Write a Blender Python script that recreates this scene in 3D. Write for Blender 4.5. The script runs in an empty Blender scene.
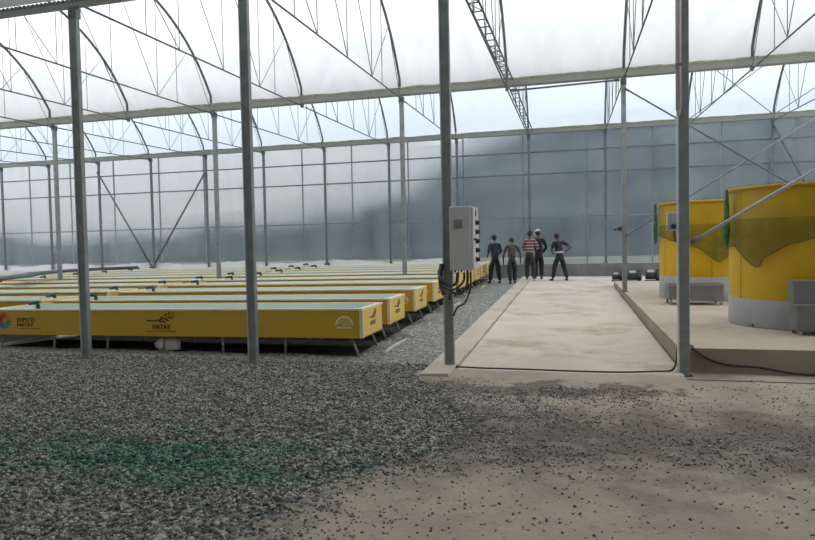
import bpy, math, random
import numpy as np
from mathutils import Vector, Matrix

random.seed(7)
rng = np.random.default_rng(11)
SC = bpy.context.scene
COL = SC.collection
PI = math.pi

# ------------------------------------------------------------------ helpers
class MB:
    """collects vertices and faces, builds one mesh object"""
    def __init__(s):
        s.v = []; s.f = []; s.smooth = []
    def add(s, vs, fs, smooth=False):
        b = len(s.v)
        s.v += [tuple(p) for p in vs]
        for f in fs:
            s.f.append(tuple(b + i for i in f)); s.smooth.append(smooth)
        return s
    def box(s, x0, x1, y0, y1, z0, z1):
        vs = [(x, y, z) for z in (z0, z1) for y in (y0, y1) for x in (x0, x1)]
        return s.add(vs, [(0, 2, 3, 1), (4, 5, 7, 6), (0, 1, 5, 4), (2, 6, 7, 3), (0, 4, 6, 2), (1, 3, 7, 5)])
    def bbox(s, x0, x1, y0, y1, z0, z1, b=0.006):
        """box with chamfered vertical and top edges"""
        pts = [(x0 + b, y0), (x1 - b, y0), (x1, y0 + b), (x1, y1 - b), (x1 - b, y1), (x0 + b, y1), (x0, y1 - b), (x0, y0 + b)]
        cx, cy = (x0 + x1) / 2, (y0 + y1) / 2
        def ins(p):
            return (p[0] + (b if p[0] < cx else -b), p[1] + (b if p[1] < cy else -b))
        vs = [(*p, z0) for p in pts] + [(*p, z1 - b) for p in pts] + [(*ins(p), z1) for p in pts]
        fs = [tuple(reversed(range(8)))]
        for k in range(2):
            for i in range(8):
                j = (i + 1) % 8
                fs.append((k * 8 + i, k * 8 + j, k * 8 + 8 + j, k * 8 + 8 + i))
        fs.append(tuple(range(16, 24)))
        return s.add(vs, fs)
    def tube(s, pts, r, n=6, caps=True):
        pts = [Vector(p) for p in pts]
        rs = r if isinstance(r, (list, tuple)) else [r] * len(pts)
        vs = []; fs = []
        t0 = (pts[1] - pts[0]).normalized()
        a = t0.orthogonal().normalized()
        for i, p in enumerate(pts):
            t = ((pts[min(i + 1, len(pts) - 1)] - pts[max(i - 1, 0)])).normalized()
            a = (a - t * a.dot(t)).normalized()
            b = t.cross(a)
            for k in range(n):
                w = 2 * PI * k / n + PI / n
                vs.append(p + (a * math.cos(w) + b * math.sin(w)) * rs[i])
        for i in range(len(pts) - 1):
            for k in range(n):
                l = (k + 1) % n
                fs.append((i * n + k, i * n + l, (i + 1) * n + l, (i + 1) * n + k))
        if caps:
            fs.append(tuple(reversed(range(n))))
            fs.append(tuple(range((len(pts) - 1) * n, len(pts) * n)))
        return s.add(vs, fs, n > 4)
    def lathe(s, prof, n=48, c=(0, 0), a0=0, a1=2 * PI, smooth=True):
        full = abs(a1 - a0 - 2 * PI) < 1e-6
        m = n if full else n + 1
        vs = []; fs = []
        for (r, z) in prof:
            for k in range(m):
                w = a0 + (a1 - a0) * k / n
                vs.append((c[0] + r * math.cos(w), c[1] + r * math.sin(w), z))
        for i in range(len(prof) - 1):
            for k in range(n):
                l = (k + 1) % m
                fs.append((i * m + k, i * m + l, (i + 1) * m + l, (i + 1) * m + k))
        return s.add(vs, fs, smooth)
    def prism_y(s, poly, y0, y1):
        """poly of (x,z) extruded along y"""
        n = len(poly)
        vs = [(x, y0, z) for x, z in poly] + [(x, y1, z) for x, z in poly]
        fs = [tuple(range(n)), tuple(reversed(range(n, 2 * n)))]
        for i in range(n):
            j = (i + 1) % n
            fs.append((i, n + i, n + j, j))
        return s.add(vs, fs)
    def ell(s, c, rx, ry, rz, nu=14, nv=9, M=None, z0=-1.0):
        vs = []; fs = []
        for i in range(nv + 1):
            ph = math.asin(z0) + (PI / 2 - math.asin(z0)) * i / nv
            for k in range(nu):
                w = 2 * PI * k / nu
                p = Vector((rx * math.cos(ph) * math.cos(w), ry * math.cos(ph) * math.sin(w), rz * math.sin(ph)))
                if M: p = M @ p
                vs.append(p + Vector(c))
        for i in range(nv):
            for k in range(nu):
                l = (k + 1) % nu
                fs.append((i * nu + k, i * nu + l, (i + 1) * nu + l, (i + 1) * nu + k))
        return s.add(vs, fs, True)
    def mesh(s, name):
        me = bpy.data.meshes.new(name)
        me.from_pydata(s.v, [], s.f)
        me.polygons.foreach_set('use_smooth', s.smooth)
        me.update()
        return me
    def build(s, name, mat, parent=None):
        me = s.mesh(name)
        me.materials.append(mat)
        return link(name, me, parent)

def link(name, me, parent=None):
    o = bpy.data.objects.new(name, me)
    COL.objects.link(o)
    if parent is not None:
        o.parent = parent
    return o

def empty(name, loc=(0, 0, 0), rz=0.0):
    o = bpy.data.objects.new(name, None)
    o.empty_display_size = 0.1
    COL.objects.link(o)
    o.location = loc
    o.rotation_euler = (0, 0, rz)
    return o

def tag(o, label=None, cat=None, group=None, kind=None):
    if label: o['label'] = label
    if cat: o['category'] = cat
    if group: o['group'] = group
    if kind: o['kind'] = kind
    return o

def copy_tree(o, parent=None):
    c = o.copy(); COL.objects.link(c)
    if parent is not None: c.parent = parent
    for ch in list(o.children):
        copy_tree(ch, c)
    return c

def g(Y):
    """height of the ground, rising gently towards the far wall"""
    return max(0.0, 0.0145 * (Y - 7.4))

# ------------------------------------------------------------------ materials
def mat(name, col, rough=0.6, metal=0.0, noise=None, bump=None, spec=0.5):
    """noise=(scale, colour2, lo, hi); bump=(scale,strength)"""
    m = bpy.data.materials.new(name); m.use_nodes = True
    nt = m.node_tree; N = nt.nodes; L = nt.links
    bs = N['Principled BSDF']
    bs.inputs['Base Color'].default_value = (*col, 1)
    bs.inputs['Roughness'].default_value = rough
    bs.inputs['Metallic'].default_value = metal
    bs.inputs['Specular IOR Level'].default_value = spec
    tc = N.new('ShaderNodeTexCoord')
    if noise:
        n = N.new('ShaderNodeTexNoise'); n.inputs['Scale'].default_value = noise[0]; n.inputs['Detail'].default_value = 6
        L.new(tc.outputs['Object'], n.inputs['Vector'])
        r = N.new('ShaderNodeValToRGB')
        r.color_ramp.elements[0].position = noise[2]; r.color_ramp.elements[1].position = noise[3]
        r.color_ramp.elements[0].color = (*col, 1); r.color_ramp.elements[1].color = (*noise[1], 1)
        L.new(n.outputs['Fac'], r.inputs['Fac']); L.new(r.outputs['Color'], bs.inputs['Base Color'])
    if bump:
        n2 = N.new('ShaderNodeTexNoise'); n2.inputs['Scale'].default_value = bump[0]; n2.inputs['Detail'].default_value = 4
        L.new(tc.outputs['Object'], n2.inputs['Vector'])
        b = N.new('ShaderNodeBump'); b.inputs['Strength'].default_value = bump[1]; b.inputs['Distance'].default_value = 0.02
        L.new(n2.outputs['Fac'], b.inputs['Height']); L.new(b.outputs['Normal'], bs.inputs['Normal'])
    return m

M = {}
M['steel'] = mat('galvanised_steel', (0.20, 0.22, 0.22), 0.5, 0.35, (9, (0.27, 0.29, 0.285), 0.35, 0.7))
M['steel_light'] = mat('pale_galvanised_steel', (0.48, 0.49, 0.48), 0.45, 0.3, (9, (0.58, 0.59, 0.58), 0.35, 0.7))
M['steel_dark'] = mat('weathered_pipe', (0.12, 0.135, 0.14), 0.5, 0.4, (12, (0.18, 0.195, 0.2), 0.35, 0.7))
M['gutter'] = mat('gutter_metal', (0.27, 0.30, 0.275), 0.5, 0.25, (5, (0.34, 0.35, 0.31), 0.3, 0.75))
M['gutter_dirt'] = mat('algae_dirt', (0.20, 0.20, 0.12), 0.9, 0, (14, (0.33, 0.32, 0.24), 0.35, 0.7))
M['yellow'] = mat('yellow_tank_sheet', (0.60, 0.345, 0.020), 0.42, 0, (1.6, (0.54, 0.34, 0.05), 0.35, 0.75))
M['cream'] = mat('cream_rim', (0.78, 0.68, 0.46), 0.5, 0, (6, (0.70, 0.60, 0.38), 0.4, 0.8))
M['lining'] = mat('mint_white_lining', (0.66, 0.76, 0.71), 0.45, 0, (2.5, (0.72, 0.77, 0.73), 0.4, 0.7))
M['end_yellow'] = mat('pale_yellow_end', (0.74, 0.50, 0.12), 0.45, 0, (4, (0.66, 0.45, 0.10), 0.4, 0.8))
M['leg'] = mat('leg_steel', (0.22, 0.22, 0.21), 0.5, 0.4)
M['black_plastic'] = mat('black_plastic', (0.018, 0.017, 0.016), 0.45)
M['black_rubber'] = mat('black_rubber', (0.022, 0.021, 0.02), 0.6)
M['logo_dark'] = mat('printed_black', (0.05, 0.025, 0.01), 0.6)
M['logo_pale'] = mat('printed_cream', (0.72, 0.62, 0.38), 0.6)
M['round_yellow'] = mat('round_tank_yellow', (0.62, 0.37, 0.004), 0.5, 0, (2.0, (0.54, 0.33, 0.006), 0.4, 0.75))
M['grey_skirt'] = mat('grey_skirt', (0.25, 0.255, 0.25), 0.55, 0, (3, (0.31, 0.31, 0.305), 0.35, 0.7))
M['grey_box'] = mat('grey_box', (0.135, 0.138, 0.138), 0.5, 0, (4, (0.17, 0.173, 0.17), 0.4, 0.7))
M['cabinet'] = mat('cabinet_grey', (0.52, 0.50, 0.49), 0.5, 0, (3, (0.57, 0.55, 0.54), 0.4, 0.7))
M['cabinet_door'] = mat('cabinet_door_grey', (0.58, 0.56, 0.55), 0.45)
M['vent'] = mat('vent_grey', (0.30, 0.29, 0.29), 0.6)
M['white_plastic'] = mat('white_plastic', (0.72, 0.70, 0.68), 0.5, 0, (8, (0.60, 0.58, 0.55), 0.4, 0.8), (14, 0.4))
M['pale_pipe'] = mat('pale_pipe', (0.55, 0.54, 0.50), 0.6, 0, (3, (0.36, 0.35, 0.32), 0.4, 0.65))
M['blue'] = mat('blue_plastic', (0.03, 0.05, 0.12), 0.4)
M['conduit'] = mat('conduit_pvc', (0.50, 0.45, 0.45), 0.5)
M['kerb_dark'] = mat('dark_kerb_concrete', (0.13, 0.135, 0.125), 0.9, 0, (2.5, (0.22, 0.22, 0.20), 0.35, 0.75), (20, 0.4))
M['white_liner'] = mat('white_liner', (0.74, 0.72, 0.72), 0.6, 0, (1.2, (0.60, 0.62, 0.62), 0.4, 0.8), (3, 0.3))
M['tarp'] = mat('black_tarp', (0.03, 0.033, 0.036), 0.5, 0, (4, (0.06, 0.065, 0.07), 0.4, 0.7), (6, 0.6))
M['trough_shade'] = mat('painted_trough_shade', (0.022, 0.024, 0.022), 0.95, 0, (5, (0.045, 0.045, 0.04), 0.4, 0.7), (8, 0.5), 0.08)  # near-black colour that carries the shade under the troughs
M['pump_dark'] = mat('pump_iron', (0.035, 0.035, 0.04), 0.5, 0.2)
M['pump_light'] = mat('pump_cap', (0.55, 0.54, 0.52), 0.5)
M['sign_red'] = mat('emblem_red', (0.55, 0.06, 0.04), 0.6)
M['sign_orange'] = mat('emblem_orange', (0.70, 0.20, 0.03), 0.6)
M['sign_maroon'] = mat('emblem_maroon', (0.18, 0.02, 0.05), 0.6)
M['sign_teal'] = mat('emblem_teal', (0.02, 0.28, 0.33), 0.6)
M['sign_blue'] = mat('emblem_blue', (0.03, 0.12, 0.30), 0.6)
M['sign_green'] = mat('emblem_green', (0.04, 0.22, 0.06), 0.6)

def concrete(name, base, tint, dirt, stain):
    m = bpy.data.materials.new(name); m.use_nodes = True
    nt = m.node_tree; N = nt.nodes; L = nt.links; bs = N['Principled BSDF']
    bs.inputs['Roughness'].default_value = 0.92; bs.inputs['Specular IOR Level'].default_value = 0.25
    tc = N.new('ShaderNodeTexCoord')
    def noise(sc, det=6, rough=0.6):
        n = N.new('ShaderNodeTexNoise'); n.inputs['Scale'].default_value = sc
        n.inputs['Detail'].default_value = det; n.inputs['Roughness'].default_value = rough
        L.new(tc.outputs['Object'], n.inputs['Vector']); return n
    def ramp(fac, a, b, c0=(0, 0, 0), c1=(1, 1, 1)):
        r = N.new('ShaderNodeValToRGB'); r.color_ramp.elements[0].position = a; r.color_ramp.elements[1].position = b
        r.color_ramp.elements[0].color = (*c0, 1); r.color_ramp.elements[1].color = (*c1, 1)
        L.new(fac, r.inputs['Fac']); return r
    def mix(f, a, b):
        x = N.new('ShaderNodeMix'); x.data_type = 'RGBA'
        L.new(f, x.inputs[0]); L.new(a, x.inputs[6])
        if isinstance(b, tuple): x.inputs[7].default_value = (*b, 1)
        else: L.new(b, x.inputs[7])
        return x.outputs[2]
    c = ramp(noise(1.1, 8).outputs['Fac'], 0.35, 0.68, base, tint).outputs['Color']
    c = mix(ramp(noise(0.75, 5, 0.7).outputs['Fac'], 0.52, 0.70).outputs['Color'], c, dirt)
    c = mix(ramp(noise(2.3, 8, 0.75).outputs['Fac'], 0.60, 0.74).outputs['Color'], c, stain)
    c = mix(ramp(noise(60, 3).outputs['Fac'], 0.60, 0.75).outputs['Color'], c, dirt)
    if name == 'dusty_apron':
        sx = N.new('ShaderNodeSeparateXYZ'); L.new(tc.outputs['Object'], sx.inputs[0])
        def mt(op, a_, b_):
            q = N.new('ShaderNodeMath'); q.operation = op
            for i_, v in enumerate((a_, b_)):
                if isinstance(v, (int, float)): q.inputs[i_].default_value = v
                elif v is not None: L.new(v, q.inputs[i_])
            return q.outputs[0]
        y_ = mt('SUBTRACT', sx.outputs['Y'], mt('MULTIPLY', sx.outputs['X'], .10))
        soil = N.new('ShaderNodeTexNoise'); soil.inputs['Scale'].default_value = 2.6; soil.inputs['Detail'].default_value = 7; soil.inputs['Roughness'].default_value = .7
        L.new(tc.outputs['Object'], soil.inputs['Vector'])
        nf = mt('MULTIPLY', mt('SUBTRACT', soil.outputs['Fac'], .5), 3.2)
        b1 = mt('ADD', mt('MULTIPLY', mt('ABSOLUTE', mt('SUBTRACT', y_, 5.0), None), .85), nf)
        f1 = ramp(b1, .2, 1.5, (.80, .80, .80), (0, 0, 0)).outputs['Color']
        c = mix(f1, c, (.125, .103, .080))
        b2 = mt('ADD', mt('MULTIPLY', mt('ABSOLUTE', mt('SUBTRACT', y_, 6.5), None), 1.9), mt('ADD', nf, mt('MULTIPLY', mt('MAXIMUM', sx.outputs['X'], .6), .9)))
        f2 = ramp(b2, .8, 1.6, (.8, .8, .8), (0, 0, 0)).outputs['Color']
        c = mix(f2, c, (.14, .112, .085))
    L.new(c, bs.inputs['Base Color'])
    b = N.new('ShaderNodeBump'); b.inputs['Strength'].default_value = 0.35; b.inputs['Distance'].default_value = 0.02
    L.new(noise(28, 8, 0.7).outputs['Fac'], b.inputs['Height']); L.new(b.outputs['Normal'], bs.inputs['Normal'])
    return m
M['path'] = concrete('path_concrete', (0.52, 0.45, 0.375), (0.62, 0.545, 0.455), (0.35, 0.28, 0.20), (0.31, 0.28, 0.24))
M['kerbstone'] = concrete('pale_edge_concrete', (0.46, 0.41, 0.33), (0.54, 0.48, 0.40), (0.36, 0.31, 0.23), (0.32, 0.29, 0.24))
M['platform'] = concrete('platform_concrete', (0.42, 0.36, 0.28), (0.52, 0.45, 0.36), (0.36, 0.28, 0.19), (0.29, 0.255, 0.20))
M['platform_side'] = concrete('rough_shaded_sides', (0.25, 0.21, 0.16), (0.33, 0.28, 0.215), (0.19, 0.145, 0.10), (0.13, 0.115, 0.095))  # rough brown sides, darkened further with shade put into the colour
M['apron'] = concrete('dusty_apron', (0.33, 0.285, 0.225), (0.46, 0.395, 0.315), (0.20, 0.165, 0.128), (0.14, 0.122, 0.10))

def gravel_mat(name, patchy):
    m = bpy.data.materials.new(name); m.use_nodes = True
    nt = m.node_tree; N = nt.nodes; L = nt.links; bs = N['Principled BSDF']
    bs.inputs['Roughness'].default_value = 0.9; bs.inputs['Specular IOR Level'].default_value = 0.3
    tc = N.new('ShaderNodeTexCoord')
    v = N.new('ShaderNodeTexVoronoi'); v.inputs['Scale'].default_value = 42
    L.new(tc.outputs['Object'], v.inputs['Vector'])
    sep = N.new('ShaderNodeSeparateColor'); L.new(v.outputs['Color'], sep.inputs[0])
    r = N.new('ShaderNodeValToRGB'); cr = r.color_ramp
    cr.elements[0].position = 0.0; cr.elements[0].color = (0.086, 0.088, 0.080, 1)
    cr.elements[1].position = 1.0; cr.elements[1].color = (0.56, 0.54, 0.49, 1)
    e = cr.elements.new(0.55); e.color = (0.215, 0.215, 0.196, 1)
    L.new(sep.outputs[0], r.inputs['Fac'])
    out = r.outputs['Color']
    # greenish stones in one patch of the bed
    mp = N.new('ShaderNodeMapping'); mp.inputs['Location'].default_value = (2.85 / 2.0, -3.92 / 0.68, 0)
    mp.inputs['Scale'].default_value = (1 / 2.0, 1 / 0.68, 0.0)
    L.new(tc.outputs['Object'], mp.inputs['Vector'])
    ln = N.new('ShaderNodeVectorMath'); ln.operation = 'LENGTH'; L.new(mp.outputs[0], ln.inputs[0])
    n = N.new('ShaderNodeTexNoise'); n.inputs['Scale'].default_value = 3.6; n.inputs['Detail'].default_value = 5
    L.new(tc.outputs['Object'], n.inputs['Vector'])
    ad = N.new('ShaderNodeMath'); ad.operation = 'MULTIPLY_ADD'
    L.new(n.outputs['Fac'], ad.inputs[0]); ad.inputs[1].default_value = 2.4
    L.new(ln.outputs['Value'], ad.inputs[2])
    r2 = N.new('ShaderNodeValToRGB'); r2.color_ramp.elements[0].position = 0.60; r2.color_ramp.elements[1].position = 0.92
    r2.color_ramp.elements[0].color = (1, 1, 1, 1); r2.color_ramp.elements[1].color = (0, 0, 0, 1)
    sc = N.new('ShaderNodeMath'); sc.operation = 'MULTIPLY'; sc.inputs[1].default_value = 0.42
    L.new(ad.outputs[0], sc.inputs[0]); L.new(sc.outputs[0], r2.inputs['Fac'])
    rare = N.new('ShaderNodeMath'); rare.operation = 'MULTIPLY'; rare.inputs[1].default_value = 0.72
    L.new(r2.outputs['Color'], rare.inputs[0])
    mx = N.new('ShaderNodeMix'); mx.data_type = 'RGBA'; mx.blend_type = 'MULTIPLY'
    L.new(rare.outputs[0], mx.inputs[0]); L.new(out, mx.inputs[6]); mx.inputs[7].default_value = (0.22, 0.74, 0.56, 1)
    L.new(mx.outputs[2], bs.inputs['Base Color'])
    b = N.new('ShaderNodeBump'); b.inputs['Strength'].default_value = 0.9; b.inputs['Distance'].default_value = 0.02
    L.new(v.outputs['Distance'], b.inputs['Height']); b.invert = True
    L.new(b.outputs['Normal'], bs.inputs['Normal'])
    return m
M['gravel'] = gravel_mat('grey_gravel', True)

def film(name, trans, white, tint=(1, 1, 1), mottled=0.0, gloss=0.05, scat=(0.86, 0.88, 0.90)):
    """translucent greenhouse sheeting: mostly see-through, partly scattering"""
    m = bpy.data.materials.new(name); m.use_nodes = True
    nt = m.node_tree; N = nt.nodes; L = nt.links
    for n in list(N):
        if n.type == 'BSDF_PRINCIPLED': N.remove(n)
    out = [n for n in N if n.type == 'OUTPUT_MATERIAL'][0]
    tr = N.new('ShaderNodeBsdfTransparent'); tr.inputs[0].default_value = (*[trans * c for c in tint], 1)
    tl = N.new('ShaderNodeBsdfTranslucent'); tl.inputs[0].default_value = (*scat, 1)
    gl = N.new('ShaderNodeBsdfGlossy'); gl.inputs['Roughness'].default_value = 0.22; gl.inputs[0].default_value = (0.8, 0.8, 0.8, 1)
    tc = N.new('ShaderNodeTexCoord')
    mp = N.new('ShaderNodeMapping'); mp.inputs['Scale'].default_value = (1.7, 1.7, 0.34)
    L.new(tc.outputs['Object'], mp.inputs['Vector'])
    n = N.new('ShaderNodeTexNoise'); n.inputs['Scale'].default_value = 0.55; n.inputs['Detail'].default_value = 6
    n.inputs['Distortion'].default_value = 1.2
    L.new(mp.outputs[0], n.inputs['Vector'])
    ma = N.new('ShaderNodeMapRange'); ma.inputs[1].default_value = 0.3; ma.inputs[2].default_value = 0.75
    ma.inputs[3].default_value = white * (1 - mottled); ma.inputs[4].default_value = white * (1 + mottled)
    L.new(n.outputs['Fac'], ma.inputs[0])
    m1 = N.new('ShaderNodeMixShader'); L.new(ma.outputs[0], m1.inputs[0]); L.new(tr.outputs[0], m1.inputs[1]); L.new(tl.outputs[0], m1.inputs[2])
    m2 = N.new('ShaderNodeMixShader'); m2.inputs[0].default_value = gloss
    L.new(m1.outputs[0], m2.inputs[1]); L.new(gl.outputs[0], m2.inputs[2])
    bp = N.new('ShaderNodeBump'); bp.inputs['Strength'].default_value = 0.5; bp.inputs['Distance'].default_value = 0.15
    n3 = N.new('ShaderNodeTexNoise'); n3.inputs['Scale'].default_value = 0.8; n3.inputs['Detail'].default_value = 3; n3.inputs['Distortion'].default_value = 2.0
    L.new(tc.outputs['Object'], n3.inputs['Vector'])
    L.new(n3.outputs['Fac'], bp.inputs['Height']); L.new(bp.outputs['Normal'], gl.inputs['Normal'])
    L.new(m2.outputs[0], out.inputs['Surface'])
    return m
M['film_roof'] = film('roof_sheeting', 0.95, 0.86, (1, 1, 1), 0.12, 0.02, (.76, .76, .755))
M['film_wall'] = film('wall_sheeting', 0.92, 0.065, (0.93, 0.97, 1.0), 1.0, 0.05)

M['light_blocker'] = mat('grey_light_blocker', (0.16, 0.16, 0.155), .9, 0, (3, (.22, .22, .21), .4, .7), (20, .3))
M['light_dimmer'] = film('unseen_light_dimmer', 0.95, 1.0, (1, 1, 1), 0.0, 0.0, (0.21, 0.22, 0.21))
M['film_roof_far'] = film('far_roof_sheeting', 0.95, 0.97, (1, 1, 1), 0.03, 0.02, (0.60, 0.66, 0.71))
def net_mat(name, col, alpha):
    m = bpy.data.materials.new(name); m.use_nodes = True
    nt = m.node_tree; N = nt.nodes; L = nt.links; bs = N['Principled BSDF']
    bs.inputs['Base Color'].default_value = (*col, 1); bs.inputs['Roughness'].default_value = 0.8
    tc = N.new('ShaderNodeTexCoord')
    n = N.new('ShaderNodeTexNoise'); n.inputs['Scale'].default_value = 5; n.inputs['Detail'].default_value = 4
    L.new(tc.outputs['Object'], n.inputs['Vector'])
    ma = N.new('ShaderNodeMapRange'); ma.inputs[1].default_value = 0.3; ma.inputs[2].default_value = 0.7
    ma.inputs[3].default_value = alpha * 0.75; ma.inputs[4].default_value = alpha * 1.25
    L.new(n.outputs['Fac'], ma.inputs[0]); L.new(ma.outputs[0], bs.inputs['Alpha'])
    return m
M['net'] = net_mat('green_netting', (0.09, 0.11, 0.015), 0.42)
M['net_edge'] = mat('net_hem', (0.10, 0.085, 0.01), 0.8)
M['net_thin'] = net_mat('thin_green_netting', (0.16, 0.15, 0.012), 0.20)
M['net_green'] = net_mat('bright_green_netting', (0.012, 0.11, 0.028), 0.75)

# ------------------------------------------------------------------ ground
def strip_mesh(name, material, x0, x1, ys, nx=1, dz=0.0, parent=None, zf=g, skirt=0.0):
    mb = MB()
    xs = [x0 + (x1 - x0) * i / nx for i in range(nx + 1)]
    vs = [(x, y, zf(y) + dz) for y in ys for x in xs]
    m = nx + 1
    fs = [(j * m + i, j * m + i + 1, (j + 1) * m + i + 1, (j + 1) * m + i) for j in range(len(ys) - 1) for i in range(nx)]
    mb.add(vs, fs)
    if skirt:
        n = len(vs)
        vs2 = [(x, y, z - skirt) for x, y, z in vs]
        b = [j * m for j in range(len(ys))]; e = [j * m + nx for j in range(len(ys))]
        fs2 = []
        mb.add(vs2, [tuple(reversed(f)) for f in fs])
        for j in range(len(ys) - 1):
            fs2.append((b[j], b[j + 1], n + b[j + 1], n + b[j])); fs2.append((e[j + 1], e[j], n + e[j], n + e[j + 1]))
        for i in range(nx):
            fs2.append((i + 1, i, n + i, n + i + 1))
            k = (len(ys) - 1) * m
            fs2.append((k + i, k + i + 1, n + k + i + 1, n + k + i))
        mb.f += fs2; mb.smooth += [False] * len(fs2)
    return mb.build(name, material, parent)

ys_all = [-9, 0, 4, 7.4, 11, 15, 19, 23.3]
fl = strip_mesh('ground_gravel', M['gravel'], -34, 14, ys_all, 6); tag(fl, kind='structure')

# concrete apron in the foreground: irregular outline, a few millimetres proud of the gravel bed
edge = [(-1.75, 1.2), (-1.66, 2.6), (-1.62, 2.95), (-1.50, 3.25), (-1.50, 3.5), (-1.34, 3.85), (-1.10, 4.1), (-0.90, 4.35), (-0.86, 4.75), (-0.78, 5.1), (-0.95, 5.6), (-1.2, 6.1), (-1.45, 6.6), (-1.62, 6.95)]
edge += [(-1.56, 7.24)]
pts = []
for i in range(len(edge) - 1):
    a, b = Vector(edge[i]), Vector(edge[i + 1])
    for k in range(5):
        p = a.lerp(b, k / 5); pts.append((p.x + random.uniform(-.05, .05), p.y + random.uniform(-.02, .02)))
pts.append(edge[-1])
pts.sort(key=lambda p: p[1])
def apron_z(x, y):
    t = min(1, max(0, (y - 6.45) / .75))
    return .012 + (.034 * t * t * (3 - 2 * t) if x < 1.11 else 0)
mb = MB()
fr = [0, .12, .25, .4, .55, .7, .85, 1.0]
vs = []
cols_ = len(fr) + 3
for x, y in pts:
    vs.append((x, y, -.03))
    for t in fr: 
        xx = x + (1.10 - x) * t; vs.append((xx, y, apron_z(xx, y) + (random.uniform(-.004, .004) if 0 < t < 1 else 0)))
    vs.append((1.14, y, .012)); vs.append((9, y, .012))
mb.add(vs, [(i * cols_ + k, i * cols_ + k + 1, (i + 1) * cols_ + k + 1, (i + 1) * cols_ + k) for i in range(len(pts) - 1) for k in range(cols_ - 1)], True)
mb.add([(1.115, 7.2, .012), (9, 7.2, .012), (9, 7.66, .012), (1.115, 7.66, .012)], [(0, 1, 2, 3)])
o = mb.build('floor_apron', M['apron']); tag(o, kind='structure')

# the long concrete path with a paler edge strip, and the floor that widens behind the platform
ysp = [7.22, 9, 12, 15, 19.0]
o = strip_mesh('floor_path', M['path'], -1.24, 1.12, ysp, 2, 0.045, skirt=0.1); tag(o, kind='structure')
o = strip_mesh('floor_path_end', M['path'], -1.24, 9.0, [19.004, 21, 22.95], 4, 0.045, skirt=0.1); tag(o, kind='structure')
mb = MB()
yy = [6.86 + i * (22.9 - 6.86) / 40 for i in range(41)]
L_ = []
for y in yy:
    z = g(y)
    w = random.uniform(-.018, .018)
    L_.append([(-1.60 + random.uniform(-.01, .01), y, z - .05), (-1.585, y, z + .055), (-1.27 + w, y, z + .065), (-1.245 + w * .3, y, z - .04)])
vs = [p for r in L_ for p in r]
fs = []
for i in range(40):
    for k in range(3):
        fs.append((i * 4 + k, i * 4 + k + 4, i * 4 + k + 5, i * 4 + k + 1))
fs.append((0, 1, 2, 3))
mb.add(vs, fs)
o = mb.build('trim_1', M['kerbstone']); tag(o, kind='structure')

# raised platform carrying the round tanks
def pz(Y): return 0.275 + 0.0055 * (Y - 7.6)
mb = MB()
ysl = [7.62, 9.5, 12, 15, 18.95]
vs = []
for y in ysl:
    x0 = 1.14
    vs += [(x0, y, -0.05), (x0, y, pz(y) - .012), (x0 + .012, y, pz(y)), (9.5, y, pz(y)), (9.5, y, -0.05)]
fs = []
for i in range(len(ysl) - 1):
    for k in range(4):
        fs.append((i * 5 + k, (i + 1) * 5 + k, (i + 1) * 5 + k + 1, i * 5 + k + 1))
fs.append((0, 1, 2, 3, 4)); b = (len(ysl) - 1) * 5
fs.append((b + 4, b + 3, b + 2, b + 1, b))
mb.add(vs, fs)
o = mb.build('floor_platform', M['platform']); tag(o, kind='structure')
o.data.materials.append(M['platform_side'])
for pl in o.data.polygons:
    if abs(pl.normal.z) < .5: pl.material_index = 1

# loose stones: gravel bed close to the camera
def stones(name, pos, size, material, flat=0.7):
    n = len(pos)
    t = (1 + 5 ** .5) / 2
    ico = np.array([(-1, t, 0), (1, t, 0), (-1, -t, 0), (1, -t, 0), (0, -1, t), (0, 1, t), (0, -1, -t), (0, 1, -t), (t, 0, -1), (t, 0, 1), (-t, 0, -1), (-t, 0, 1)]) / 1.9
    F = np.array([(0, 11, 5), (0, 5, 1), (0, 1, 7), (0, 7, 10), (0, 10, 11), (1, 5, 9), (5, 11, 4), (11, 10, 2), (10, 7, 6), (7, 1, 8), (3, 9, 4), (3, 4, 2), (3, 2, 6), (3, 6, 8), (3, 8, 9), (4, 9, 5), (2, 4, 11), (6, 2, 10), (8, 6, 7), (9, 8, 1)])
    V = ico[None] * (1 + rng.uniform(-.28, .28, (n, 12, 1)))
    ang = rng.uniform(0, 2 * PI, n); c, s = np.cos(ang), np.sin(ang)
    st = rng.uniform(.75, 1.35, n)
    x = V[:, :, 0] * st[:, None]; y = V[:, :, 1] / st[:, None]; z = V[:, :, 2] * flat
    tl = rng.uniform(-.5, .5, n); ct, sn = np.cos(tl), np.sin(tl)
    y, z = y * ct[:, None] - z * sn[:, None], y * sn[:, None] + z * ct[:, None]
    V = np.stack([x * c[:, None] - y * s[:, None], x * s[:, None] + y * c[:, None], z], -1) * size[:, None, None]
    V += pos[:, None, :]
    faces = (F[None] + (np.arange(n) * 12)[:, None, None]).reshape(-1, 3)
    me = bpy.data.meshes.new(name)
    me.vertices.add(n * 12); me.vertices.foreach_set('co', V.reshape(-1).astype(np.float32))
    me.loops.add(len(faces) * 3); me.loops.foreach_set('vertex_index', faces.reshape(-1).astype(np.int32))
    me.polygons.add(len(faces)); me.polygons.foreach_set('loop_start', np.arange(0, len(faces) * 3, 3, dtype=np.int32))
    me.update(calc_edges=True); me.validate()
    me.materials.append(material)
    return link(name, me)

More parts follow.
